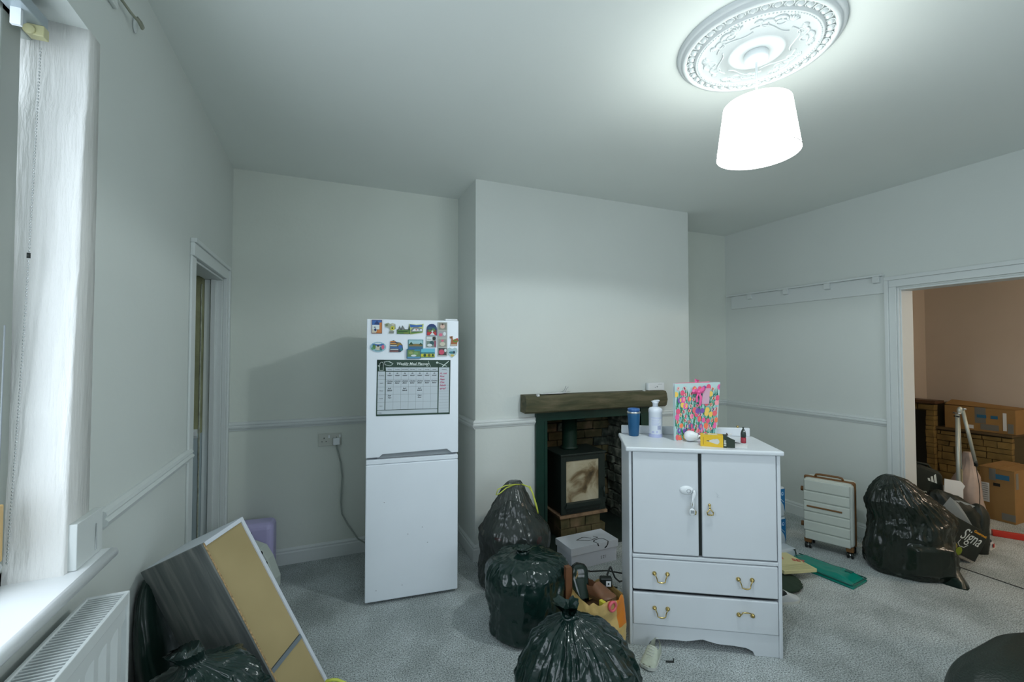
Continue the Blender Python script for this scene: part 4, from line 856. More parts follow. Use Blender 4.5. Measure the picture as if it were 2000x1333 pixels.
# ------------------------------------------------------------------ bin bags
def catmull(P, t):
    n = len(P) - 1; s = min(max(t * n, 0), n - 1e-6); i = int(s); f = s - i
    g = lambda k: P[min(max(k, 0), n)]
    out = []
    for a, b, c, d in zip(g(i - 1), g(i), g(i + 1), g(i + 2)):
        out.append(.5 * (2 * b + (c - a) * f + (2 * a - 5 * b + 4 * c - d) * f * f + (3 * b - a - 3 * c + d) * f ** 3))
    return out
def sack(prof, seed, mt, pleat=.10, pz=(.25, .38), crumple=.010, lump=.03, rows=96, cols=176, npl=7.0, post=None):
    """bag of revolution-like film: prof rows are (z, rx, ry, dx, dy); pleats gather towards the neck"""
    m = MB(); vs = []; fs = []
    for i in range(rows + 1):
        t_ = i / rows; z, rx, ry, dx, dy = catmull(prof, t_)
        rx = max(rx, .004); ry = max(ry, .004)
        g = min(1, max(0, (z - pz[0]) / (pz[1] - pz[0]))); g = g * g * (3 - 2 * g)
        for j in range(cols):
            a = 2 * PI * j / cols; ca, sa = math.cos(a), math.sin(a)
            q = Vector((ca * npl * .5 + seed, sa * npl * .5, z * 1.2 + seed))
            pl_ = (1 - 2.4 * abs(noise.noise(q * 1.6))) * .5 + (1 - 2.4 * abs(noise.noise(q * 3.4 + Vector((3, 1, 0))))) * .35 + (1 - 2.4 * abs(noise.noise(q * 7.0 + Vector((1, 5, 0))))) * .15
            pf = pleat * g * pl_ + pleat * .18 * (1 - g) * pl_
            lo = noise.noise(Vector((ca * 1.3 + seed * 3, sa * 1.3, z * 5))) * lump / max(.1, max(rx, ry))
            k = max(.35, 1 + pf + lo)
            p = Vector((dx + rx * ca * k, dy + ry * sa * k, z))
            w = Vector((p.x * 9 + seed * 7, p.y * 9, p.z * 7)); cr = (.4 - 1.3 * abs(noise.noise(w))) + .6 * (.4 - 1.3 * abs(noise.noise(w * 2.3))) + .22 * (.4 - 1.3 * abs(noise.noise(w * 5.1)))
            edge = min(1, t_ * 8)
            p += Vector((ca, sa, .25 * (1 if z > .05 else 0))) * cr * crumple * edge * min(1, max(rx, ry) / .08)
            p.z = max(p.z, 0.0)
            if post: p = post(p)
            vs.append((p.x, p.y, p.z))
    for i in range(rows):
        for j in range(cols):
            k = (j + 1) % cols; fs.append((i * cols + j, i * cols + k, (i + 1) * cols + k, (i + 1) * cols + j))
    fs.append(tuple(range(cols - 1, -1, -1))); fs.append(tuple(rows * cols + j for j in range(cols)))
    m.add(vs, fs, mt, True); return m

def ruff(t, base, n, h, spread, seed, mt, lean=(0, 0), name='gathered_tail'):
    m = MB(); rr = random.Random(seed); b = Vector(base)
    for i in range(n):
        a = 2 * PI * i / n + rr.random() * .6; hh = h * (.6 + .5 * rr.random()); d = Vector((math.cos(a), math.sin(a), 0)); s_ = Vector((-math.sin(a), math.cos(a), 0)); vs = []
        for k in range(6):
            u = k / 5; w = .006 + .020 * math.sin(PI * min(1, u * .75 + .1)) * (h / .06) ** .5; c = b + d * (.008 + hh * spread * u * (.5 + .5 * u)) + Vector((lean[0] * hh * u, lean[1] * hh * u, hh * u * (1 - .25 * u)))
            for q in (-1, 0, 1): vs.append(tuple(c + s_ * w * q + d * (.006 * (1 - abs(q)) * (1 if i % 2 else -1)) + Vector((0, 0, rr.random() * .006))))
        m.add(vs, [(k * 3 + q, k * 3 + q + 1, k * 3 + q + 4, k * 3 + q + 3) for k in range(5) for q in range(2)], mt, True)
    return m.build(name, t)
t = thing('bin_bag', 'squat full black bin bag with knotted top, left of the front one', 'bin bag', (.959, 2.08, 0), group='tied black bin bags on the carpet')
sack([(0, .15, .14, 0, 0), (.012, .192, .175, 0, 0), (.06, .203, .185, 0, 0), (.15, .208, .19, 0, 0), (.24, .212, .19, 0, 0), (.305, .205, .185, 0, 0), (.345, .165, .15, -.01, 0), (.368, .09, .085, -.02, 0), (.378, .035, .035, -.03, 0), (.388, .018, .018, -.03, 0)], 3.1, BAGBLK, .13, (.29, .378), .018, .02, npl=9).build('liner', t)
ruff(t, (-.03, 0, .376), 7, .035, 1.1, 5, BAGBLK)
m = MB(); m.tube([(-.05, -.02, .378), (-.03, -.035, .386), (-.008, -.02, .384), (-.01, .01, .388), (-.04, .012, .386), (-.052, -.008, .38)], .010, BAGBLK, 8, closed=True); m.build('knot', t)
t = thing('bin_bag', 'gathered black bin bag in front, nearest the viewer', 'bin bag', (.917, 1.520, 0), group='tied black bin bags on the carpet')
sack([(0, .16, .15, 0, 0), (.012, .20, .19, 0, 0), (.07, .218, .20, 0, 0), (.15, .222, .20, 0, 0), (.22, .195, .18, 0, 0), (.285, .142, .14, -.006, .005), (.325, .092, .09, -.016, .01), (.352, .05, .05, -.024, .012), (.368, .026, .026, -.028, .012), (.376, .018, .018, -.028, .012)], 8.3, BAGBLK, .26, (.12, .34), .020, .03, npl=10).build('liner', t)
ruff(t, (-.028, .012, .366), 9, .085, .6, 3, BAGBLK, lean=(-.25, .05))
m = MB(); m.tube([(-.028 + .030 * math.cos(a), .012 + .030 * math.sin(a), .368 + .006 * math.sin(3 * a)) for a in [2 * PI * i / 14 for i in range(14)]], .008, BAGBLK, 8, closed=True); m.build('knot', t)
# translucent grey bag with yellow drawstring
t = thing('drawstring_bag', 'grey see-through bin bag with yellow drawstring against the chimney breast', 'bin bag', (1.098, 2.565, 0))
gp = [(0, .17, .15, -.03, 0), (.012, .205, .18, -.03, 0), (.07, .215, .20, -.02, 0), (.15, .20, .20, -.005, 0), (.22, .215, .20, 0, 0), (.31, .212, .19, -.01, 0), (.40, .145, .13, -.02, 0), (.48, .098, .085, -.02, 0), (.54, .068, .055, -.015, 0), (.575, .048, .038, -.012, 0), (.592, .035, .022, -.01, 0)]
sack(gp, 5.7, GREYFILM, .13, (.26, .54), .014, .03, npl=9).build('liner', t)
inner = [(max(z * .97, .006) if z < .36 else .35 + (z - .36) * .5, rx * .90, ry * .90, dx, dy) for z, rx, ry, dx, dy in gp]
m = sack(inner, 1.7, mat('clothes_bundle', (.050, .052, .044), .8, var=.6, vscale=9), .12, (.2, .4), .02, .03, rows=40, cols=72); m.build('clothes_inside', t)
m = MB()
for ang, z, w, h in ((R(-60), .27, .06, .045), (R(-140), .30, .05, .022)):
    c = Vector((.198 * math.cos(ang) - .01, .185 * math.sin(ang), z)); m.ell((0, 0, 0), w * .5, .006, h * .5, mat('red_cloth', (.36, .015, .03), .6), 12, 8, M=Matrix.Translation(c) @ RZ(ang + PI / 2))
m.build('red_cloth', t)
m = MB()
m.tube([(.02, -.03, .575), (-.02, -.05, .585), (-.09, -.06, .590), (-.145, -.07, .575), (-.155, -.07, .545), (-.13, -.06, .545), (-.08, -.05, .572), (-.02, -.04, .582)], .0035, YELLOWTIE, 6)
m.tube([(.03, -.02, .575), (.07, -.05, .56), (.085, -.07, .53), (.095, -.09, .47), (.108, -.10, .415), (.112, -.10, .405), (.105, -.09, .45), (.09, -.07, .52), (.075, -.055, .565)], .0045, YELLOWTIE, 6); m.build('drawstring', t)

# shoe box
t = thing('shoe_box', 'white shoe box with loose lid and black logo by the hearth', 'shoe box', (1.449, 2.479, 0), R(2.4))
m = MB(); m.box(.006, .364, .006, .184, 0, .105, mat('white_card', (.62, .66, .74), .5)); m.build('box', t, bevel=.001)
m = MB(); LC = mat('white_card_lid', (.66, .70, .76), .5); m.box(-.002, .372, -.002, .192, .128, .142, LC); m.box(-.002, .372, -.002, .002, .094, .13, LC); m.box(-.002, .002, .002, .192, .100, .13, LC); m.box(.368, .372, .002, .192, .094, .13, LC); m.box(.002, .368, .188, .192, .094, .13, LC)
m.build('lid', t, bevel=.001)
m = MB(); INKB = C(22, 30, 32)
Zt = T(0, 0, .1425) @ RX(-PI / 2)     # local x,z of strokes -> lid top (x, y)
m.stroke([(.215, .085), (.180, .115), (.165, .120)], .006, 0, INKB, Zt); m.stroke([(.165, .12), (.105, .098)], .007, 0, INKB, Zt); m.stroke([(.105, .098), (.175, .060), (.20, .060)], .006, 0, INKB, Zt); m.stroke([(.20, .060), (.262, .078)], .006, 0, INKB, Zt); m.stroke([(.262, .078), (.245, .105)], .006, 0, INKB, Zt)
m.stroke([(.205, .004), (.195, .030), (.215, .050), (.26, .058), (.282, .045), (.288, .02), (.288, .0)], .007, 0, INKB, Zt)
m.stroke([(.288, .142), (.285, .125), (.276, .112), (.262, .104)], .008, -.0026, INKB); m.stroke([(.205, .142), (.207, .132), (.212, .126)], .008, -.0026, INKB)
m.stroke([(.235, .050), (.245, .050)], .002, .0055, INKB); m.stroke([(.236, .050), (.244, .036), (.235, .034)], .0025, .0055, INKB); m.stroke([(.250, .048), (.262, .051), (.253, .036), (.262, .034)], .0025, .0055, INKB); m.stroke([(.278, .050), (.268, .050), (.268, .038), (.277, .038)], .0025, .0055, INKB)
m.build('black_logo', t)

# orange carrier bag with shoes and bits
t = thing('carrier_bag', 'crumpled yellow and orange carrier bag against the cupboard side', 'carrier bag', (1.215, 1.835, 0))
CY = mat('yellow_film', (.66, .46, .17), .30, bump=.6, bscale=18, var=.18, vscale=7); CO = mat('orange_print_film', (.66, .20, .015), .35)
m = MB(); nr, nc = 26, 64; vs = []; fs = []
for i in range(nr + 1):
    z = .245 * i / nr
    for j in range(nc):
        a = 2 * PI * j / nc; ca, sa = math.cos(a), math.sin(a); e = .55
        X_ = math.copysign(abs(ca) ** e, ca); Y_ = math.copysign(abs(sa) ** e, sa); q = 1 - .10 * (z / .245) + .05 * math.sin(PI * z / .245)
        p = Vector((X_ * .112 * q, Y_ * .105 * q, z)); w = p * 16; d = (.5 - abs(noise.noise(w))) * .018 + noise.noise(p * 40) * .004
        top_ = .03 * noise.noise(Vector((ca * 2, sa * 2, 4))) * (i / nr)
        vs.append((p.x + ca * d, p.y + sa * d, max(0, p.z + top_)))
for i in range(nr):
    for j in range(nc): k = (j + 1) % nc; fs.append((i * nc + j, i * nc + k, (i + 1) * nc + k, (i + 1) * nc + j))
fs.append(tuple(range(nc - 1, -1, -1))); m.add(vs, fs, CY, True)
for p, f in enumerate(m.f[:-1]):                                           # orange printed panel on the right of the front
    j = p % nc; i = p // nc
    if 50 <= j <= 55 and i > 12: m.mi[p] = m.m(CO)
m.build('bag_film', t)
m = MB(); m.ell((0, 0, .12), .085, .08, .08, mat('bag_clutter', (.16, .085, .035), .8, var=.5, vscale=14), 14, 8); m.build('clutter_inside', t)

def shoe(t, L, W, H, mu, ms, M, laces=None, high=0.0):
    """low shoe along +x (toe): upper lofted over a sole, open at the collar"""
    NS = 26
    def half(u):
        k = W / 2 * (.74 + .26 * min(1, max(0, (u - .2) / .5)))
        if u < .14: k *= math.sqrt(max(.0, 1 - ((.14 - u) / .15) ** 2))
        if u > .80: k *= math.sqrt(max(.0, 1 - ((u - .80) / .205) ** 2))
        return k
    def top(u):
        if u < .10: return H * (1.0 + high)
        if u < .40: return H * (1.0 + high - .14 * math.sin(PI * (u - .10) / .30))
        if u < .78: return H * (1.0 + high - (.55 + high) * (u - .40) / .38)
        return H * (.45 - .20 * ((u - .78) / .22) ** 2)
    sec = [(1.0, 0), (1.04, .25), (1.0, .55), (.86, .80), (.60, .95), (.30, 1.0)]; sec = sec + [(0, 1.0)] + [(-x, z) for x, z in reversed(sec)]; NA = len(sec) - 1
    m = MB(); vs = []; fs = []
    for i in range(NS + 1):
        u = i / NS; w = half(u); h = top(u); z0 = H * .14
        for x, z in sec: vs.append(tuple(M @ Vector((u * L, w * x, z0 + (h - z0) * z))))
    for i in range(NS):
        u = (i + .5) / NS
        for j in range(NA):
            if .04 < u < .42 and 3 <= j <= NA - 4: continue
            a = i * (NA + 1) + j; fs.append((a, a + 1, a + NA + 2, a + NA + 1))
    m.add(vs, fs, mu, True); m.build('upper', t)
    m = MB(); out = [(i / 24 * L * 1.03 - L * .015, half(i / 24) * 1.08) for i in range(25)] + [(i / 24 * L * 1.03 - L * .015, -half(i / 24) * 1.08) for i in range(23, 0, -1)]; n = len(out)
    lift = lambda x: max(0, x / L - .8) * H * .5
    vs = [tuple(M @ Vector((x, y, lift(x)))) for x, y in out] + [tuple(M @ Vector((x, y, lift(x) + H * .20))) for x, y in out]
    m.add(vs, [tuple(range(n)), tuple(range(2 * n - 1, n - 1, -1))] + [(i, (i + 1) % n, (i + 1) % n + n, i + n) for i in range(n)], ms); m.build('sole', t)
    m = MB(); m.ell((L * .22, 0, H * .30), L * .18, W * .30, H * .16, mat('shoe_inside', (.10, .10, .085), .9), 10, 6, M=M); m.build('insole', t)
    if laces:
        m = MB()
        for i in range(4):
            u = .45 + i * .07; z = top(u); w = half(u) * .5
            m.tube([(u * L, -w, z * .96), (u * L + L * .01, 0, z + H * .02), (u * L, w, z * .96)], L * .012, laces, 6, M=M)
        m.build('laces', t)
CRMS = mat('cream_knit', (.50, .54, .44), .8, var=.1, vscale=60); SOLEW = mat('white_foam_sole', (.60, .62, .58), .6)
t = thing('child_trainer', 'small cream trainer on the carpet before the cupboard', 'shoe', (1.434, 1.668, 0), math.atan2(-.075, -.125))
shoe(t, .150, .066, .064, CRMS, SOLEW, Matrix.Identity(4), SOLEW, .05)
m = MB(); m.box(.125, .146, -.02, .02, .008, .022, mat('dark_toe_cap', (.16, .17, .12), .7)); m.build('toe_bumper', t, bevel=.006)
t = thing('black_clip', 'tiny black L shaped plastic clip on the carpet', 'clip', (1.44, 1.592, 0), R(-25))
m = MB(); m.box(-.018, .018, -.003, .003, 0, .007, BLACK); m.box(.014, .018, -.003, .003, .007, .018, BLACK); m.build('clip', t, bevel=.001)
PAT = mat('black_patent', (.010, .022, .016), .12); BRN = mat('brown_leather', (.17, .075, .035), .45, var=.2, vscale=12); BRN2 = mat('dark_brown_leather', (.11, .06, .022), .5, var=.3, vscale=12)
t = thing('patent_shoe', 'glossy black patent shoe standing toe up in the carrier bag', 'shoe', (0, 0, 0))
shoe(t, .25, .085, .075, PAT, BLACK, T(1.165, 1.905, .095) @ RZ(R(75)) @ RY(R(-80)))
t = thing('brown_loafer', 'open brown leather shoe lying across the carrier bag', 'shoe', (0, 0, 0))
shoe(t, .17, .078, .070, BRN, BRN2, T(1.205, 1.905, .205) @ RZ(R(-75)) @ RY(R(-8)))
m = MB(); m.prism([(-.02, .18), (.016, .18), (.016, .335), (.010, .345), (-.018, .345)], -.012, .012, BRN, M=T(1.108, 1.925, 0)); m.tube([(1.128, 1.92, .18), (1.135, 1.915, .26), (1.150, 1.915, .31), (1.155, 1.92, .25)], .010, mat('straw_lining', (.50, .42, .20), .7), 6); o = m.build('boot_shaft', None, bevel=.004); tag(o, 'tan boot strap poking up behind black bags', 'boot')
t = thing('plug_adapter', 'black mains adapter with white label on the carrier bag', 'adapter', (1.300, 1.880, .243), R(-25))
m = MB(); m.box(-.032, .028, -.018, .020, -.012, .032, BLACK); m.build('adapter_case', t, bevel=.007)
m = MB(); m.box(-.004, .020, -.0195, -.0185, -.006, .020, PAPER); m.box(.004, .012, -.0200, -.0195, .002, .012, C(50, 55, 60)); m.build('label', t)
m = MB(); m.tube([(.0, -.016, -.012), (.01, -.03, -.022), (-.01, -.05, -.03), (-.035, -.065, -.03), (-.05, -.07, -.032)], .003, BLACK, 6); m.build('lead', t)
t = thing('pink_tube', 'pink plastic tube end at the carrier bag mouth', 'tube', (1.225, 1.745, .225), R(10))
m = MB(); m.tube([(.02 * math.cos(a), -.02, .02 * math.sin(a)) for a in [2 * PI * i / 18 for i in range(18)]], .006, mat('pink_plastic', (.72, .12, .16), .35), 8, closed=True); m.lathe([(.018, 0), (.019, .06)], 18, mat('pink_inside', (.5, .05, .06), .5), M=RX(-PI / 2) @ T(0, 0, -.015), cap=False); m.build('tube_end', t)
m = MB(); m.box(-.04, -.022, .0, .03, -.01, .02, mat('yellow_plastic', (.62, .55, .05), .4)); m.build('yellow_tab', t, bevel=.003)
m = MB(); m.tube([(1.36, 2.40, .10), (1.42, 2.36, .075), (1.50, 2.33, .060), (1.60, 2.31, .055), (1.68, 2.25, .05), (1.66, 2.16, .06), (1.54, 2.10, .10), (1.46, 2.03, .17), (1.40, 1.985, .26), (1.37, 1.95, .275), (1.33, 1.915, .262)], .0045, BLACK, 8); m.tube([(1.36, 2.40, .10), (1.30, 2.40, .06), (1.33, 2.33, .006), (1.45, 2.30, .006), (1.6, 2.2, .006)], .0045, BLACK, 8); o = m.build('black_cable'); tag(o, 'black cable looping past the shoe box', 'cable')

# ------------------------------------------------------------------ leaning flat-pack unit, left foreground
a_ = Vector((.431, -.124, -.894)).normalized(); b_ = Vector((-.751, .5, -.431)); b_ = (b_ - a_ * b_.dot(a_)).normalized(); c_ = a_.cross(b_); c_ = c_ if c_.x > 0 else -c_
P2 = Vector((-.3649, 1.6952, .7873))
UM = Matrix(((b_.x, c_.x, -a_.x, P2.x), (b_.y, c_.y, -a_.y, P2.y), (b_.z, c_.z, -a_.z, P2.z), (0, 0, 0, 1)))     # x = along dark side, y = along back, z = up the unit
UL, UB, UC = .745, .258, .181
t = thing('flatpack_unit', 'tilted flat-pack unit with charcoal side and tan hardboard back', 'cabinet', M=UM)
WP = mat('white_melamine', (.62, .66, .72), .4); GC = mat('grey_channel', (.20, .24, .27), .4, metal=.3)
m = MB(); m.box(0, UB, 0, .012, -UL, 0, DARKWOOD); m.build('side_panel', t, bevel=.0015)
m = MB(); m.box(0, UB, UC - .012, UC, -UL, 0, WP); m.build('far_side_panel', t, bevel=.0015)
m = MB(); m.box(0, UB, .012, UC - .012, -.014, 0, WP); m.build('top_panel', t, bevel=.0015)
m = MB(); m.box(0, UB, .012, UC - .012, -UL, -UL + .014, WP); m.build('bottom_panel', t)
m = MB(); m.box(.006, .010, .012, UC - .012, -.47, -.014, HARDB); m.build('hardboard_panel', t)
m = MB(); m.box(.006, .010, .012, UC - .012, -UL + .014, -.488, HARDB); m.build('hardboard_panel', t)
m = MB(); m.box(.002, .012, .012, UC - .008, -.486, -.472, GC); m.build('joining_strip', t)
m = MB()
m.box(-.0006, .0015, .0060, .0118, -UL, -.002, mat('chipboard_edge', (.40, .27, .13), .8, var=.5, vscale=120)); m.build('raw_edge', t)
m = MB(); m.box(UB - .012, UB - .006, .012, UC - .012, -UL + .02, -.02, mat('unit_inside', (.3, .32, .33), .6)); m.build('front_board', t)

# clutter behind the unit
t = thing('bin_bag', 'dark bin bag wedged between the left wall and leaning unit', 'bin bag', (-.485, 1.845, 0), group='tied black bin bags on the carpet')
sack([(0, .07, .10, 0, 0), (.012, .078, .12, 0, 0), (.18, .078, .13, 0, 0), (.32, .062, .13, -.014, 0), (.46, .042, .12, -.034, 0), (.56, .026, .09, -.050, 0), (.62, .018, .05, -.056, 0), (.65, .008, .012, -.058, 0)], 12.2, BAGBLK2, .10, (.4, .64), .008, .008, rows=44, cols=80).build('liner', t)
m = MB(); m.tube([(.068, -.10, .33), (.075, -.115, .335), (.085, -.12, .342)], .004, YELLOWTIE, 6); m.build('tie', t)
t = thing('bin_bag', 'shiny crumpled black bag between radiator and leaning unit', 'bin bag', (-.300, 1.470, 0), group='tied black bin bags on the carpet')
sack([(0, .10, .10, 0, 0), (.012, .125, .13, 0, 0), (.12, .128, .13, 0, 0), (.28, .128, .13, 0, 0), (.40, .125, .125, 0, 0), (.47, .12, .11, 0, 0), (.515, .085, .075, .01, 0), (.54, .045, .04, -.01, 0), (.555, .025, .02, -.03, 0), (.585, .035, .03, -.05, 0)], 21.4, BAGBLK, .24, (.30, .54), .034, .03, npl=6).build('liner', t)
t = thing('lilac_case', 'lilac rounded plastic case behind the leaning unit', 'case', (-.39, 3.14, 0), R(-4))
LIL = mat('lilac_plastic', (.50, .46, .74), .4)
m = MB(); m.box(-.13, .10, -.05, .09, .03, .352, LIL); m.build('shell', t, bevel=.035, seg=4)
m = MB(); m.box(-.06, -.015, -.053, -.048, .25, .31, mat('dark_slot', (.03, .03, .06), .5)); m.build('handle_slot', t)
m = MB()
for sx in (-.10, .07): m.cyl((sx, -.04, .022), (sx, -.01, .022), .022, BLACK, 14); m.cyl((sx, .04, .022), (sx, .07, .022), .022, BLACK, 14)
m.build('wheels', t)
t = thing('patterned_bag', 'black and white patterned tote bag with letters behind the unit', 'tote bag', M=facing(-1.370, 2.58, 0))
PWH = C(200, 208, 200); m = MB()
body = [(-.30, 0), (-.012, 0), (0, .03), (0, .085), (-.045, .20), (-.085, .262), (-.15, .285), (-.30, .28)]
m.prism(body, 0, .07, PWH); m.build('bag_body', t, bevel=.006)
m = MB(); y = -.0006; BKG = C(34, 46, 44)
m.poly([(-.19, .278), (-.12, .270), (-.085, .25), (-.105, .225), (-.115, .195), (-.15, .20), (-.19, .24)], y, BKG)
for x, z, r1, r2 in ((-.080, .236, .010, .014), (-.074, .205, .010, .014), (-.050, .180, .008, .012), (-.056, .155, .009, .014), (-.12, .14, .03, .03)): m.disc(x, z, r1, r2, y, BKG, 12)
m.build('printed_shapes', t)
text('TB', .046, T(-.066, y, .145) @ RY(R(68)), BKG, t, 'printed_letters', bold=.001)
m = MB(); m.box(-.28, -.002, -.002, .06, 0, .028, BKG); m.build('dark_base', t, bevel=.004)
t = thing('cardboard_sleeve', 'white and black card packet perched behind the leaning unit', 'packet', (-.485, 2.80, 0), R(-30))
m = MB(); m.box(-.05, .05, 0, .03, 0, .455, PAPER); m.build('packet', t, bevel=.002)
m = MB(); m.box(-.045, .045, -.001, 0, .438, .450, C(60, 66, 66)); m.box(-.03, .0, -.001, 0, .36, .42, BLACK); m.build('print', t)
t = thing('drawstring_bag', 'small black bag with bright yellow drawstring loop at the bottom edge', 'bin bag', (.15, 1.52, 0))
sack([(0, .08, .08, 0, 0), (.012, .10, .10, 0, 0), (.08, .11, .11, 0, 0), (.14, .095, .095, 0, 0), (.18, .05, .05, -.02, .01), (.20, .02, .02, -.03, .02)], 33.0, BAGBLK, .15, (.08, .18), .012, .01, rows=24, cols=48).build('liner', t)
m = MB(); m.tube([(-.05, .05, .19), (-.11, .11, .205), (-.156, .163, .239), (-.139, .156, .266), (-.122, .148, .270), (-.106, .142, .269), (-.073, .128, .255), (-.0646, .125, .239), (-.05, .09, .21), (-.03, .03, .19)], .0055, YELLOWTIE, 8); m.build('drawstring', t)

# ------------------------------------------------------------------ between cupboard and right wall
NW = mat('nappy_pack_white', (.52, .58, .62), .4); NB = mat('nappy_pack_blue', (.0, .14, .36), .4)
for k_, z_ in enumerate((0, .215)):
    t = thing('nappy_pack', '%s blue and white pack stacked behind the cupboard' % ('lower' if k_ == 0 else 'upper'), 'pack', (2.775 - .004 * k_, 2.20, z_), R(0), group='blue and white packs behind the cupboard')
    m = MB(); m.box(0, .29, 0, .20, 0, .213, NW); m.build('pack', t, bevel=.012)
    m = MB(); m.poly([(.19, .20), (.288, .20), (.288, .03), (.272, .085), (.24, .125), (.19, .145)], -.0006, NB); m.disc(.262, .165, .013, .014, -.001, C(170, 200, 225), 12); m.disc(.264, .167, .007, .007, -.0013, C(40, 110, 185), 8); m.stroke([(.19, .155), (.235, .138), (.275, .105)], .004, -.0011, C(190, 205, 215)); m.build('blue_print', t)
t = thing('wipes_pack', 'white wipes packet with dark edge in front of the blue packs', 'packet', (2.74, 2.075, 0), R(-6))
m = MB(); m.box(0, .225, 0, .10, 0, .065, NW); m.build('packet', t, bevel=.014)
m = MB(); m.poly([(.19, .06), (.205, .05), (.218, .012), (.222, .03), (.212, .062)], -.0006, C(40, 46, 48)); m.box(.06, .18, -.0006, 0, .004, .010, C(50, 56, 58)); m.build('print', t)
# teal wallet, game box, dark cloth, white shoe
t = thing('teal_case', 'flat teal plastic zip case lying on the carpet', 'case', (2.935, 1.86, 0), R(-83))
m = MB(); nx, ny = 24, 12; vs = []; fs = []
for i in range(nx + 1):
    for j in range(ny + 1):
        u, v = i / nx, j / ny; e = min(1, 6 * min(u, 1 - u)) * min(1, 6 * min(v, 1 - v)); z = .010 + .036 * (e ** .5) * (.72 + .28 * u) + noise.noise(Vector((u * 6, v * 5, 2))) * .005 * e
        vs.append(((u - .5) * .40, (v - .5) * .175, z))
nb = len(vs); vs += [(x, y_, 0) for x, y_, z in vs]
for i in range(nx):
    for j in range(ny): a = i * (ny + 1) + j; fs.append((a, a + ny + 1, a + ny + 2, a + 1)); fs.append((nb + a, nb + a + 1, nb + a + ny + 2, nb + a + ny + 1))
ring = [i * (ny + 1) for i in range(nx + 1)] + [nx * (ny + 1) + j for j in range(1, ny + 1)] + [i * (ny + 1) + ny for i in range(nx - 1, -1, -1)] + [j for j in range(ny - 1, 0, -1)]
for p, q in zip(ring, ring[1:] + ring[:1]): fs.append((p, nb + p, nb + q, q))
m.add(vs, fs, TEAL, True); m.build('case_body', t)
m = MB(); m.tube([(-.19, -.088, .02), (.19, -.088, .022), (.198, -.08, .024), (.198, .08, .024), (.19, .088, .022), (-.19, .088, .02)], .004, mat('dark_teal', (0, .10, .08), .4), 6); m.build('zip', t)
m = MB(); m.box(.11, .145, .02, .055, .0445, .047, mat('dark_teal', (0, .10, .08), .4)); m.build('tab', t)
t = thing('game_box', 'thin cream game box with red lettering on the teal case', 'game box', M=T(2.71, 1.905, .062) @ RZ(R(-10)) @ RY(R(3)))
m = MB(); m.box(-.14, .10, -.08, .15, -.012, .010, C(205, 200, 150)); m.build('box', t, bevel=.002)
m = MB()
for i in range(6): m.box(-.13, .085, -.075 + i * .012, -.071 + i * .012, .0102, .0106, C(165, 165, 120))
m.build('stripes', t)
text('THE', .050, T(-.085, .105, .0108) @ RX(-PI / 2) @ RY(R(30)), C(180, 50, 45), t, 'red_lettering', bold=.001)
text('SET', .050, T(.035, .035, .0108) @ RX(-PI / 2) @ RY(R(30)), C(180, 50, 45), t, 'red_lettering', bold=.001)
DK = mat('dark_green_cloth', (.015, .035, .020), .9)
m = sack([(0, .10, .09, 0, 0), (.012, .125, .11, 0, 0), (.03, .12, .105, 0, 0), (.046, .06, .05, 0, 0), (.048, .01, .01, 0, 0)], 4.4, DK, .2, (0, .05), .008, .01, rows=16, cols=48); o = m.build('dark_cloth'); o.location = (2.52, 1.86, 0); tag(o, 'crumpled dark green cloth under the game box', 'cloth')
t = thing('white_trainer', 'white trainer toe showing at the cupboard corner', 'shoe', (2.31, 1.735, 0), R(-8))
shoe(t, .16, .07, .065, mat('white_canvas', (.55, .58, .60), .7), SOLEW, Matrix.Identity(4), SOLEW)

# suitcase
SA = math.atan2(-.277, .118)
t = thing('cabin_suitcase', 'white ribbed cabin suitcase with brown trim by the right wall', 'suitcase', (3.148, 2.138, 0), SA)
SWH = mat('white_polycarbonate', (.56, .60, .55), .32); BT = mat('brown_trim', (.17, .075, .018), .5)
W_, D_, Z0, Z1 = .30, .19, .065, .505
m = MB(); m.box(.004, W_ - .004, .012, .085, Z0 + .004, Z1 - .004, SWH); m.build('front_shell', t, bevel=.030, seg=4)
m = MB(); m.box(.004, W_ - .004, .100, D_, Z0 + .004, Z1 - .004, SWH); m.build('rear_shell', t, bevel=.030, seg=4)
m = MB(); m.box(-.001, W_ + .001, .080, .104, Z0, Z1 + .001, BT); m.build('zip_band', t, bevel=.024, seg=3)
zs = [Z0 + .008, .135, .205, .270, .345, .415, Z1 - .010]
for i in range(6):
    m = MB(); m.box(.010 if i not in (0, 5) else .016, W_ - .022, .002, .03, zs[i] + .002, zs[i + 1] - .003, SWH); m.build('ribbed_panel', t, bevel=.007, seg=3)
m = MB(); m.box(.030, W_ - .065, -.004, .004, .302, .314, BT); m.build('face_handle', t, bevel=.004)
m = MB(); m.tube([(.07, .09, Z1), (.075, .09, Z1 + .014), (.10, .09, Z1 + .018), (.20, .09, Z1 + .018), (.225, .09, Z1 + .014), (.23, .09, Z1)], .008, BT, 8); m.build('top_handle', t)
for z in (.16, .41):
    m = MB(); m.cyl((-.014, .06, z), (.004, .06, z), .017, BT, 14); m.build('side_foot', t)
for x, y_ in ((.03, .04), (W_ - .03, .04), (.03, D_ - .03), (W_ - .03, D_ - .03)):
    m = MB(); m.box(x - .022, x + .022, y_ - .022, y_ + .022, .044, Z0 + .012, BT); wk = m.build('wheel_bracket', t, bevel=.006)
    m = MB(); m.cyl((x - .018, y_, .022), (x - .006, y_, .022), .022, BLACK, 16); m.cyl((x + .006, y_, .022), (x + .018, y_, .022), .022, BLACK, 16); m.cyl((x - .019, y_, .022), (x + .019, y_, .022), .009, STEEL, 10); m.build('wheel', wk)

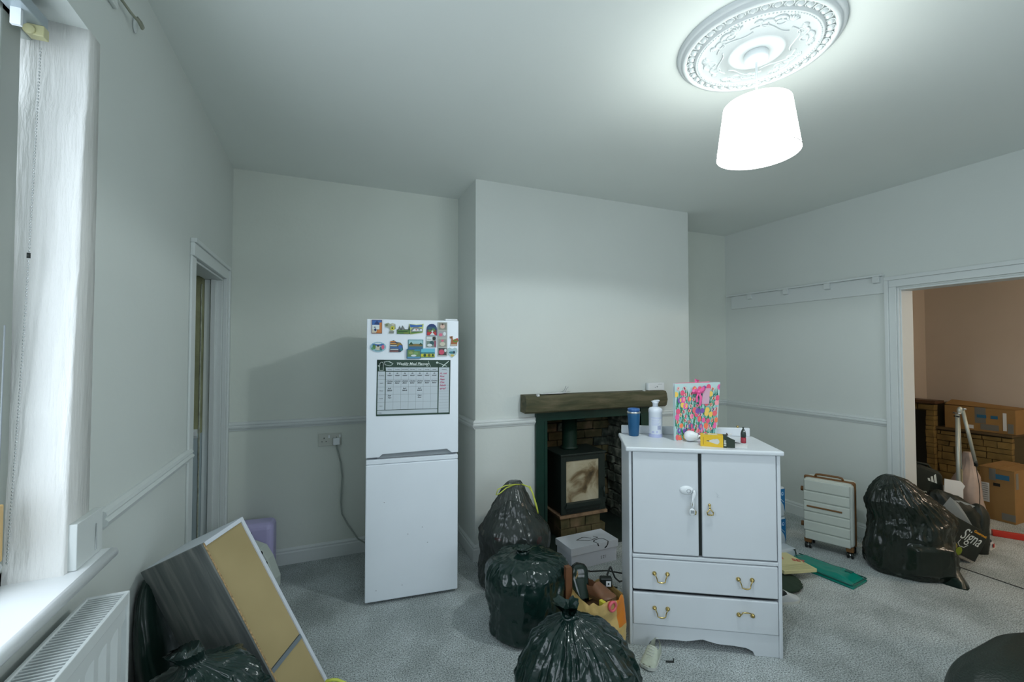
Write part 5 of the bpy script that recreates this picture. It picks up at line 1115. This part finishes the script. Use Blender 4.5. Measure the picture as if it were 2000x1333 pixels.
# big translucent black bag by the doorway
t = thing('large_bin_bag', 'large slouching dark see-through bin bag beside the right doorway', 'bin bag', (3.515, 1.665, 0), R(-26))
def boxed(p):                                             # a carton inside presses the film flat low on the front
    sm = lambda e0, e1, x: (lambda k: k * k * (3 - 2 * k))(min(1, max(0, (x - e0) / (e1 - e0))))
    w = sm(-.165, -.13, p.x) * (1 - sm(.07, .10, p.x)) * sm(.03, .055, p.z) * (1 - sm(.20, .225, p.z))
    if p.y < 0 and w > 0: p = Vector((p.x, p.y * (1 - w) + (-.222 + .05 * (p.z - .05)) * w, p.z))
    return p
LP = [(0, .20, .16, -.03, 0), (.012, .228, .185, -.03, 0), (.09, .238, .19, -.028, 0), (.20, .240, .185, -.022, 0), (.29, .240, .17, -.012, 0), (.335, .228, .155, -.016, 0), (.40, .20, .14, -.045, 0), (.47, .155, .115, -.085, 0), (.53, .11, .085, -.105, 0), (.575, .06, .05, -.12, 0), (.60, .02, .02, -.13, 0)]
sack(LP, 15.5, DARKFILM, .20, (.20, .56), .016, .035, npl=10, post=boxed).build('liner', t)
m = sack([(max(z * .93, .006), rx * .86, ry * .84, dx, dy) for z, rx, ry, dx, dy in LP[:-2]] + [(.53, .03, .03, -.10, 0)], 2.5, mat('dark_bundle', (.035, .034, .020), .85, var=.6, vscale=8), .1, (.2, .5), .02, .03, rows=36, cols=64); m.build('clothes_inside', t)
m = MB(); N = 10; vs = []; fs = []
for i in range(N + 1):
    u = i / N; h = .15 * (1 - u) ** .9 + .003; w = .13 * (1 - u) ** .65 + .004; cx, cy = .10 - .01 * u, -.09 - .175 * u
    vs += [(cx - w, cy, .0), (cx + w, cy + .03 * (1 - u), .0), (cx + w * .4, cy + .02, h)]
for i in range(N):
    for j in range(3): fs.append((i * 3 + j, i * 3 + (j + 1) % 3, (i + 1) * 3 + (j + 1) % 3, (i + 1) * 3 + j))
fs += [(2, 1, 0), (N * 3, N * 3 + 1, N * 3 + 2)]; m.add(vs, fs, BAGBLK2, True); m.build('corner_tail', t)

# ------------------------------------------------------------------ doorway clutter
t = thing('printed_carrier', 'black printed carrier bag with white script and fruit picture, lying open', 'carrier bag', M=facing(3.06, 2.95, .012, R(29)))
CB = mat('black_printed_film', (.008, .014, .010), .3, bump=.2, bscale=14)
m = MB(); m.box(-.28, .0, 0, .004, 0, .205, CB); m.box(-.28, .0, .085, .09, 0, .215, CB); m.box(-.28, 0, 0, .09, 0, .004, CB); m.box(-.004, 0, .004, .085, .004, .20, CB); m.build('bag_film', t, bevel=.0015)
m = MB(); WL = mat('white_lining', (.30, .33, .33), .5)
m.add([(-.28, .083, .20), (-.03, .083, .215), (-.12, .078, .265), (-.20, .07, .30), (-.28, .06, .31)], [(0, 1, 2, 3, 4)], WL); m.add([(-.28, .082, .06), (-.004, .082, .06), (-.004, .082, .213), (-.28, .082, .2)], [(0, 1, 2, 3)], WL); m.add([(-.28, .0045, .06), (-.28, .0045, .204), (-.004, .0045, .204), (-.004, .0045, .06)], [(3, 2, 1, 0)], WL); m.build('white_lining', t)
text('Signa', .115, T(-.168, -.0006, .095) @ Matrix.Diagonal((.60, 1, 1, 1)), C(215, 222, 218), t, 'script_lettering', 'LEFT', .45)
m = MB(); m.stroke([(-.152, .085), (-.158, .06), (-.14, .045), (-.11, .05), (-.092, .075)], .005, -.0006, C(205, 212, 208)); m.build('script_flourish', t)
text('Gourmet', .024, T(-.098, -.0006, .172), C(205, 145, 40), t, 'orange_lettering', bold=.001)
m = MB(); m.ell((-.175, -.002, .028), .026, .003, .024, C(150, 135, 60), 12, 6); m.ell((-.130, -.0022, .012), .022, .003, .030, C(130, 150, 25), 12, 6); m.build('fruit_picture', t)
# black sports holdall
t = thing('sports_bag', 'black sports holdall with three stripe logo just inside the doorway', 'holdall', M=facing(3.16, 3.36, 0, 0, R(-6)))
SB = mat('black_nylon', (.007, .014, .009), .7, bump=.15, bscale=60)
m = MB(); m.prism([(-.22, 0), (.10, 0), (.112, .20), (.10, .46), (.085, .495), (-.05, .545), (-.2, .555), (-.23, .5)], 0, .20, SB); m.build('body', t, bevel=.025, seg=3)
m = MB(); LG = C(205, 212, 205)
for i, (h_, x0) in enumerate(((.018, .0), (.042, .022), (.066, .044))):
    m.poly([(x0 - .012, .43 - .36 * (x0) + .0), (x0 + .005, .424 - .36 * x0), (x0 - .002 , .43 - .36 * x0 + h_), (x0 - .016, .436 - .36 * x0 + h_ * .75)], -.0012, LG)
m.build('three_stripe_logo', t)
text('TS', .055, T(-.085, -.0015, .318) @ RY(R(8)), C(180, 188, 180), t, 'white_lettering', bold=.0012)
m = MB(); m.box(-.10, -.045, -.0012, 0, .285, .305, C(110, 45, 40)); m.build('red_print', t)
m = MB(); m.tube([(-.15, .1, .545), (-.08, .02, .56), (.0, .02, .545), (.06, .06, .50)], .008, SB, 8); m.build('carry_handle', t)
# black jacket heap with white panel
t = thing('jacket_heap', 'heap of black jacket with white panel in the doorway', 'jacket', M=facing(3.14, 3.17, 0))
m = sack([(0, .15, .08, 0, 0), (.012, .17, .095, 0, 0), (.12, .17, .095, 0, 0), (.22, .16, .09, 0, 0), (.30, .14, .09, -.02, 0), (.36, .10, .07, -.05, 0), (.40, .05, .04, -.09, 0), (.42, .01, .01, -.10, 0)], 6.6, mat('black_jacket', (.009, .015, .011), .55), .12, (.0, .4), .02, .03, rows=36, cols=64); m.build('jacket', t)
m = MB(); m.prism([(-.10, .365), (-.02, .36), (.075, .325), (.0, .285), (-.07, .325)], -.105, -.101, WL, M=RX(R(-4))); m.build('white_panel', t)
m = MB(); o = sack([(0, .05, .05, 0, 0), (.012, .065, .06, 0, 0), (.15, .06, .055, .01, 0), (.25, .055, .05, .02, 0), (.31, .035, .03, .02, 0), (.33, .01, .01, .02, 0)], 31.0, mat('black_jacket', (.009, .015, .011), .55), .12, (0, .3), .012, .012, rows=24, cols=40).build('sleeve', t); o.location = (.125, -.03, 0)
t = thing('white_card', 'white folded card sticking up behind the jacket', 'card', M=facing(3.29, 3.30, 0))
m = MB(); m.prism([(-.10, 0), (.055, 0), (.06, .38), (.075, .405), (.045, .44), (-.075, .46)], 0, .004, PAPER); m.build('card', t)
t = thing('red_white_trainer', 'white trainer with red flash near the big carton', 'shoe', M=facing(3.36, 3.16, 0, 0, R(35)))
shoe(t, .13, .06, .07, mat('white_canvas', (.55, .58, .60), .7), SOLEW, Matrix.Identity(4), SOLEW); m = MB(); m.box(.03, .06, -.034, -.030, .018, .04, RED); m.build('red_flash', t)
# folding metal stand
t = thing('folding_stand', 'silver metal stand with folded hinged arm in the next room', 'stand', M=facing(3.445, 3.42, 0))
SV = mat('satin_grey_metal', (.42, .45, .40), .4, metal=.4)
m = MB(); m.cyl((-.012, 0, .02), (-.004, 0, .93), .013, SV, 12); m.build('main_pole', t)
m = MB(); m.cyl((.014, .0, .02), (.018, 0, .50), .006, mat('tan_rod', (.22, .19, .10), .5), 8); m.cyl((.018, 0, .50), (.010, 0, .93), .005, SV, 8); m.build('slim_rod', t)
m = MB(); m.cyl((.018, -.02, .95), (.095, -.03, .56), .011, SV, 12); m.build('folded_arm', t)
m = MB(); m.cyl((.028, -.02, .96), (.075, -.03, .70), .004, mat('cream_rod', (.45, .42, .30), .5), 8); m.cyl((.075, -.03, .70), (.097, -.03, .55), .004, BLACK, 8); m.build('tension_rod', t)
m = MB(); m.ell((.008, -.01, .95), .022, .016, .03, SV, 12, 8); m.cyl((-.012, -.03, .93), (-.012, .02, .93), .008, STEEL, 10); m.cyl((.022, -.04, .965), (.022, .01, .965), .007, STEEL, 10); m.cyl((-.012, -.02, .905), (-.012, .015, .905), .006, BLACK, 8); m.build('hinge', t)
m = MB(); m.cyl((.095, -.03, .57), (.100, -.03, .53), .012, BLACK, 10); m.tube([(.1, -.03, .53), (.105, -.03, .48), (.118, -.03, .40), (.122, -.03, .30), (.12, -.02, .1)], .0025, BLACK, 6); m.build('trailing_lead', t)
m = MB(); m.lathe([(.09, 0), (.09, .012), (.02, .025)], 24, SV); m.build('base', t)
t = thing('pale_sack', 'pale pinkish plastic sack with twisted neck beside the cartons', 'sack', M=facing(3.69, 3.60, 0))
PS = mat('pale_pink_film', (.42, .33, .28), .5, var=.12, vscale=8)
m = sack([(0, .075, .075, 0, 0), (.012, .09, .09, 0, 0), (.15, .095, .095, -.01, 0), (.30, .092, .09, -.02, 0), (.40, .072, .07, 0, 0), (.45, .048, .048, .012, 0), (.50, .036, .036, .016, 0), (.56, .032, .032, .012, 0), (.59, .026, .026, .012, 0)], 9.9, PS, .10, (.30, .5), .010, .02, rows=40, cols=64); m.build('film', t)

# ------------------------------------------------------------------ next room: stone fireplace, cartons, red strip
fp = thing('stone_fireplace', 'buff stone fireplace with wooden shelf and long side bench in the far room', 'fireplace', (6.0, 2.0, 0))
MORT = mat('dark_mortar', (.07, .055, .022), .95)
m = MB(); m.box(.03, .39, .05, .60, 0, .585, MORT); m.box(-.02, .39, .615, .672, 0, .85, MORT); m.box(-.02, .09, .672, 1.30, .77, .85, MORT); m.build('core', fp)
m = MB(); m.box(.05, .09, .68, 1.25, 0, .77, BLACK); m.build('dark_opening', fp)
rg = random.Random(11); z = .004
while z < .575:
    h = rg.choice((.05, .065, .08)); h = min(h, .58 - z); y = .045
    while y < .60:
        w = rg.choice((.07, .10, .14, .18)); y1 = min(y + w, .605)
        if y1 - y > .02:
            m = MB(); rough_block(m, .0 - rg.random() * .012, .05, y, y1 - .008, z, z + h - .007, YSTONE, .003, rg.randrange(9999)); m.build('stone', fp)
        y = y1
    z += h
z = .004
while z < .845:
    h = rg.choice((.045, .06, .075)); h = min(h, .85 - z)
    m = MB(); rough_block(m, -.045 - rg.random() * .012, .03, .605, .672 if z < .76 else .74, z, z + h - .006, YSTONE, .003, rg.randrange(9999)); m.build('stone', fp)
    if z > .76:
        for y in (.75, .90, 1.05): m = MB(); rough_block(m, -.045, .03, y, y + .14, z, z + h - .006, YSTONE, .003, rg.randrange(9999)); m.build('stone', fp)
    z += h
m = MB(); m.box(-.02, .39, .035, .605, .587, .612, mat('bench_slab', (.10, .065, .025), .7, var=.2)); m.build('bench_slab', fp, bevel=.004)
m = MB(); m.box(-.08, .095, .575, 1.32, .852, .885, mat('dark_shelf_wood', (.09, .045, .02), .5, var=.2)); m.build('wooden_shelf', fp, bevel=.004)
def tapebox(t, x0, x1, y0, y1, h): pass
t = thing('long_carton', 'long taped brown carton with bulging lid on the stone bench', 'carton', (6.0, 2.0, .6135))
m = MB(); m.box(.0, .30, .015, .535, 0, .235, CARDB); m.build('carton', t, bevel=.003)
m = MB(); vs = [(0, .015, .236), (0, .20, .238), (0, .535, .245), (.15, .535, .285), (.15, .36, .276), (.15, .20, .262), (.15, .015, .240), (.30, .015, .236), (.30, .535, .24), (0, .36, .242)]
m.add(vs, [(0, 1, 5, 6), (1, 9, 4, 5), (9, 2, 3, 4), (6, 5, 4, 3, 8, 7)], CARDB); m.build('lid_flap', t)
for a in ((.22, .30, .08, .236), (.03, .07, .01, .10), (.13, .26, .02, .075)): m = MB(); m.box(-.0015, 0, a[0], a[1], a[2], a[3], TAPE); m.build('tape', t)
m = MB(); m.box(-.003, -.0015, .215, .285, .135, .165, BLUETAPE); m.box(-.003, -.0015, .135, .185, .135, .165, BLUETAPE); m.build('blue_tape', t)
m = MB(); m.box(-.003, -.0015, .075, .100, .03, .20, PAPER); m.box(-.003, -.0015, .31, .35, .02, .055, PAPER); m.build('label', t)
t = thing('floor_carton', 'tall brown carton with shipping label on the far carpet', 'carton', (5.15, 1.745, 0))
m = MB(); m.box(0, .42, 0, .21, 0, .425, CARDB); m.build('carton', t, bevel=.003)
m = MB(); m.box(-.002, .422, -.002, .10, .4255, .430, CARDB); m.box(-.002, .422, .106, .212, .4255, .434, CARDB); m.build('lid_flap', t)
for a in ((-.0015, 0, .0, .08, .02, .075), (-.0015, 0, .11, .15, .33, .425), (.02, .06, -.0015, 0, .28, .41)): m = MB(); m.box(*a, TAPE); m.build('tape', t)
m = MB(); m.box(-.003, -.0015, .03, .11, .345, .385, BLUETAPE); m.build('blue_tape', t)
m = MB(); m.box(-.003, -.0015, .150, .205, .14, .30, PAPER)
for i in range(8): m.box(-.0036, -.003, .158, .198 - (i % 3) * .006, .285 - i * .018, .289 - i * .018, C(120, 122, 120))
m.build('shipping_label', t)
m = MB(); m.box(-.002, -.0005, .085, .125, .285, .31, BLACK); m.build('hand_hole', t)
m = MB(); m.box(0, .42, 0, .035, 0, .042, RED); o = m.build('red_strip', bevel=.003); o.location = (4.69, 1.715, 0); o.rotation_euler = (0, 0, math.atan2(-.14, .09)); tag(o, 'flat red plastic strip on the far carpet', 'strip')

# ------------------------------------------------------------------ black leather sofa arm, lower right
t = thing('leather_sofa', 'black leather sofa with rounded arm at the lower right', 'sofa', (2.075, .62, 0), R(0))
def cushion(name, cx, cy, cz, sx, sy, sz, e=.45, wr=.006, seed=1.0):
    m = MB(); nu, nv = 112, 56; vs = []; fs = []
    f = lambda c, p: math.copysign(abs(c) ** p, c)
    for i in range(nv + 1):
        th = -PI / 2 + PI * i / nv
        for j in range(nu):
            ph = 2 * PI * j / nu
            p = Vector((sx * f(math.cos(th), e) * f(math.cos(ph), e), sy * f(math.cos(th), e) * f(math.sin(ph), e), sz * f(math.sin(th), e)))
            d = (.5 - abs(noise.noise(Vector((p.x * 4 + seed, p.y * 18, p.z * 14))))) * wr
            p = p * (1 + d / max(sx, sz)); vs.append((cx + p.x, cy + p.y, max(.0, cz + p.z)))
    for i in range(nv):
        for j in range(nu): k = (j + 1) % nu; fs.append((i * nu + j, i * nu + k, (i + 1) * nu + k, (i + 1) * nu + j))
    m.add(vs, fs, LEATHER, True); return m.build(name, t)
cushion('arm', 0.0, 0.0, .225, .32, .21, .222, .62, .010)
m = MB(); m.tube([(.14, .212 * math.cos(a), .225 + .218 * math.sin(a)) for a in [PI * i / 16 for i in range(17)]], .006, LEATHER, 8); m.build('arm_piping', t)
cushion('seat_cushion', .42, -.62, .22, .42, .38, .20, .4, .006, 4.0)
cushion('seat_back', .86, -.40, .42, .14, .62, .40, .45, .006, 7.0)
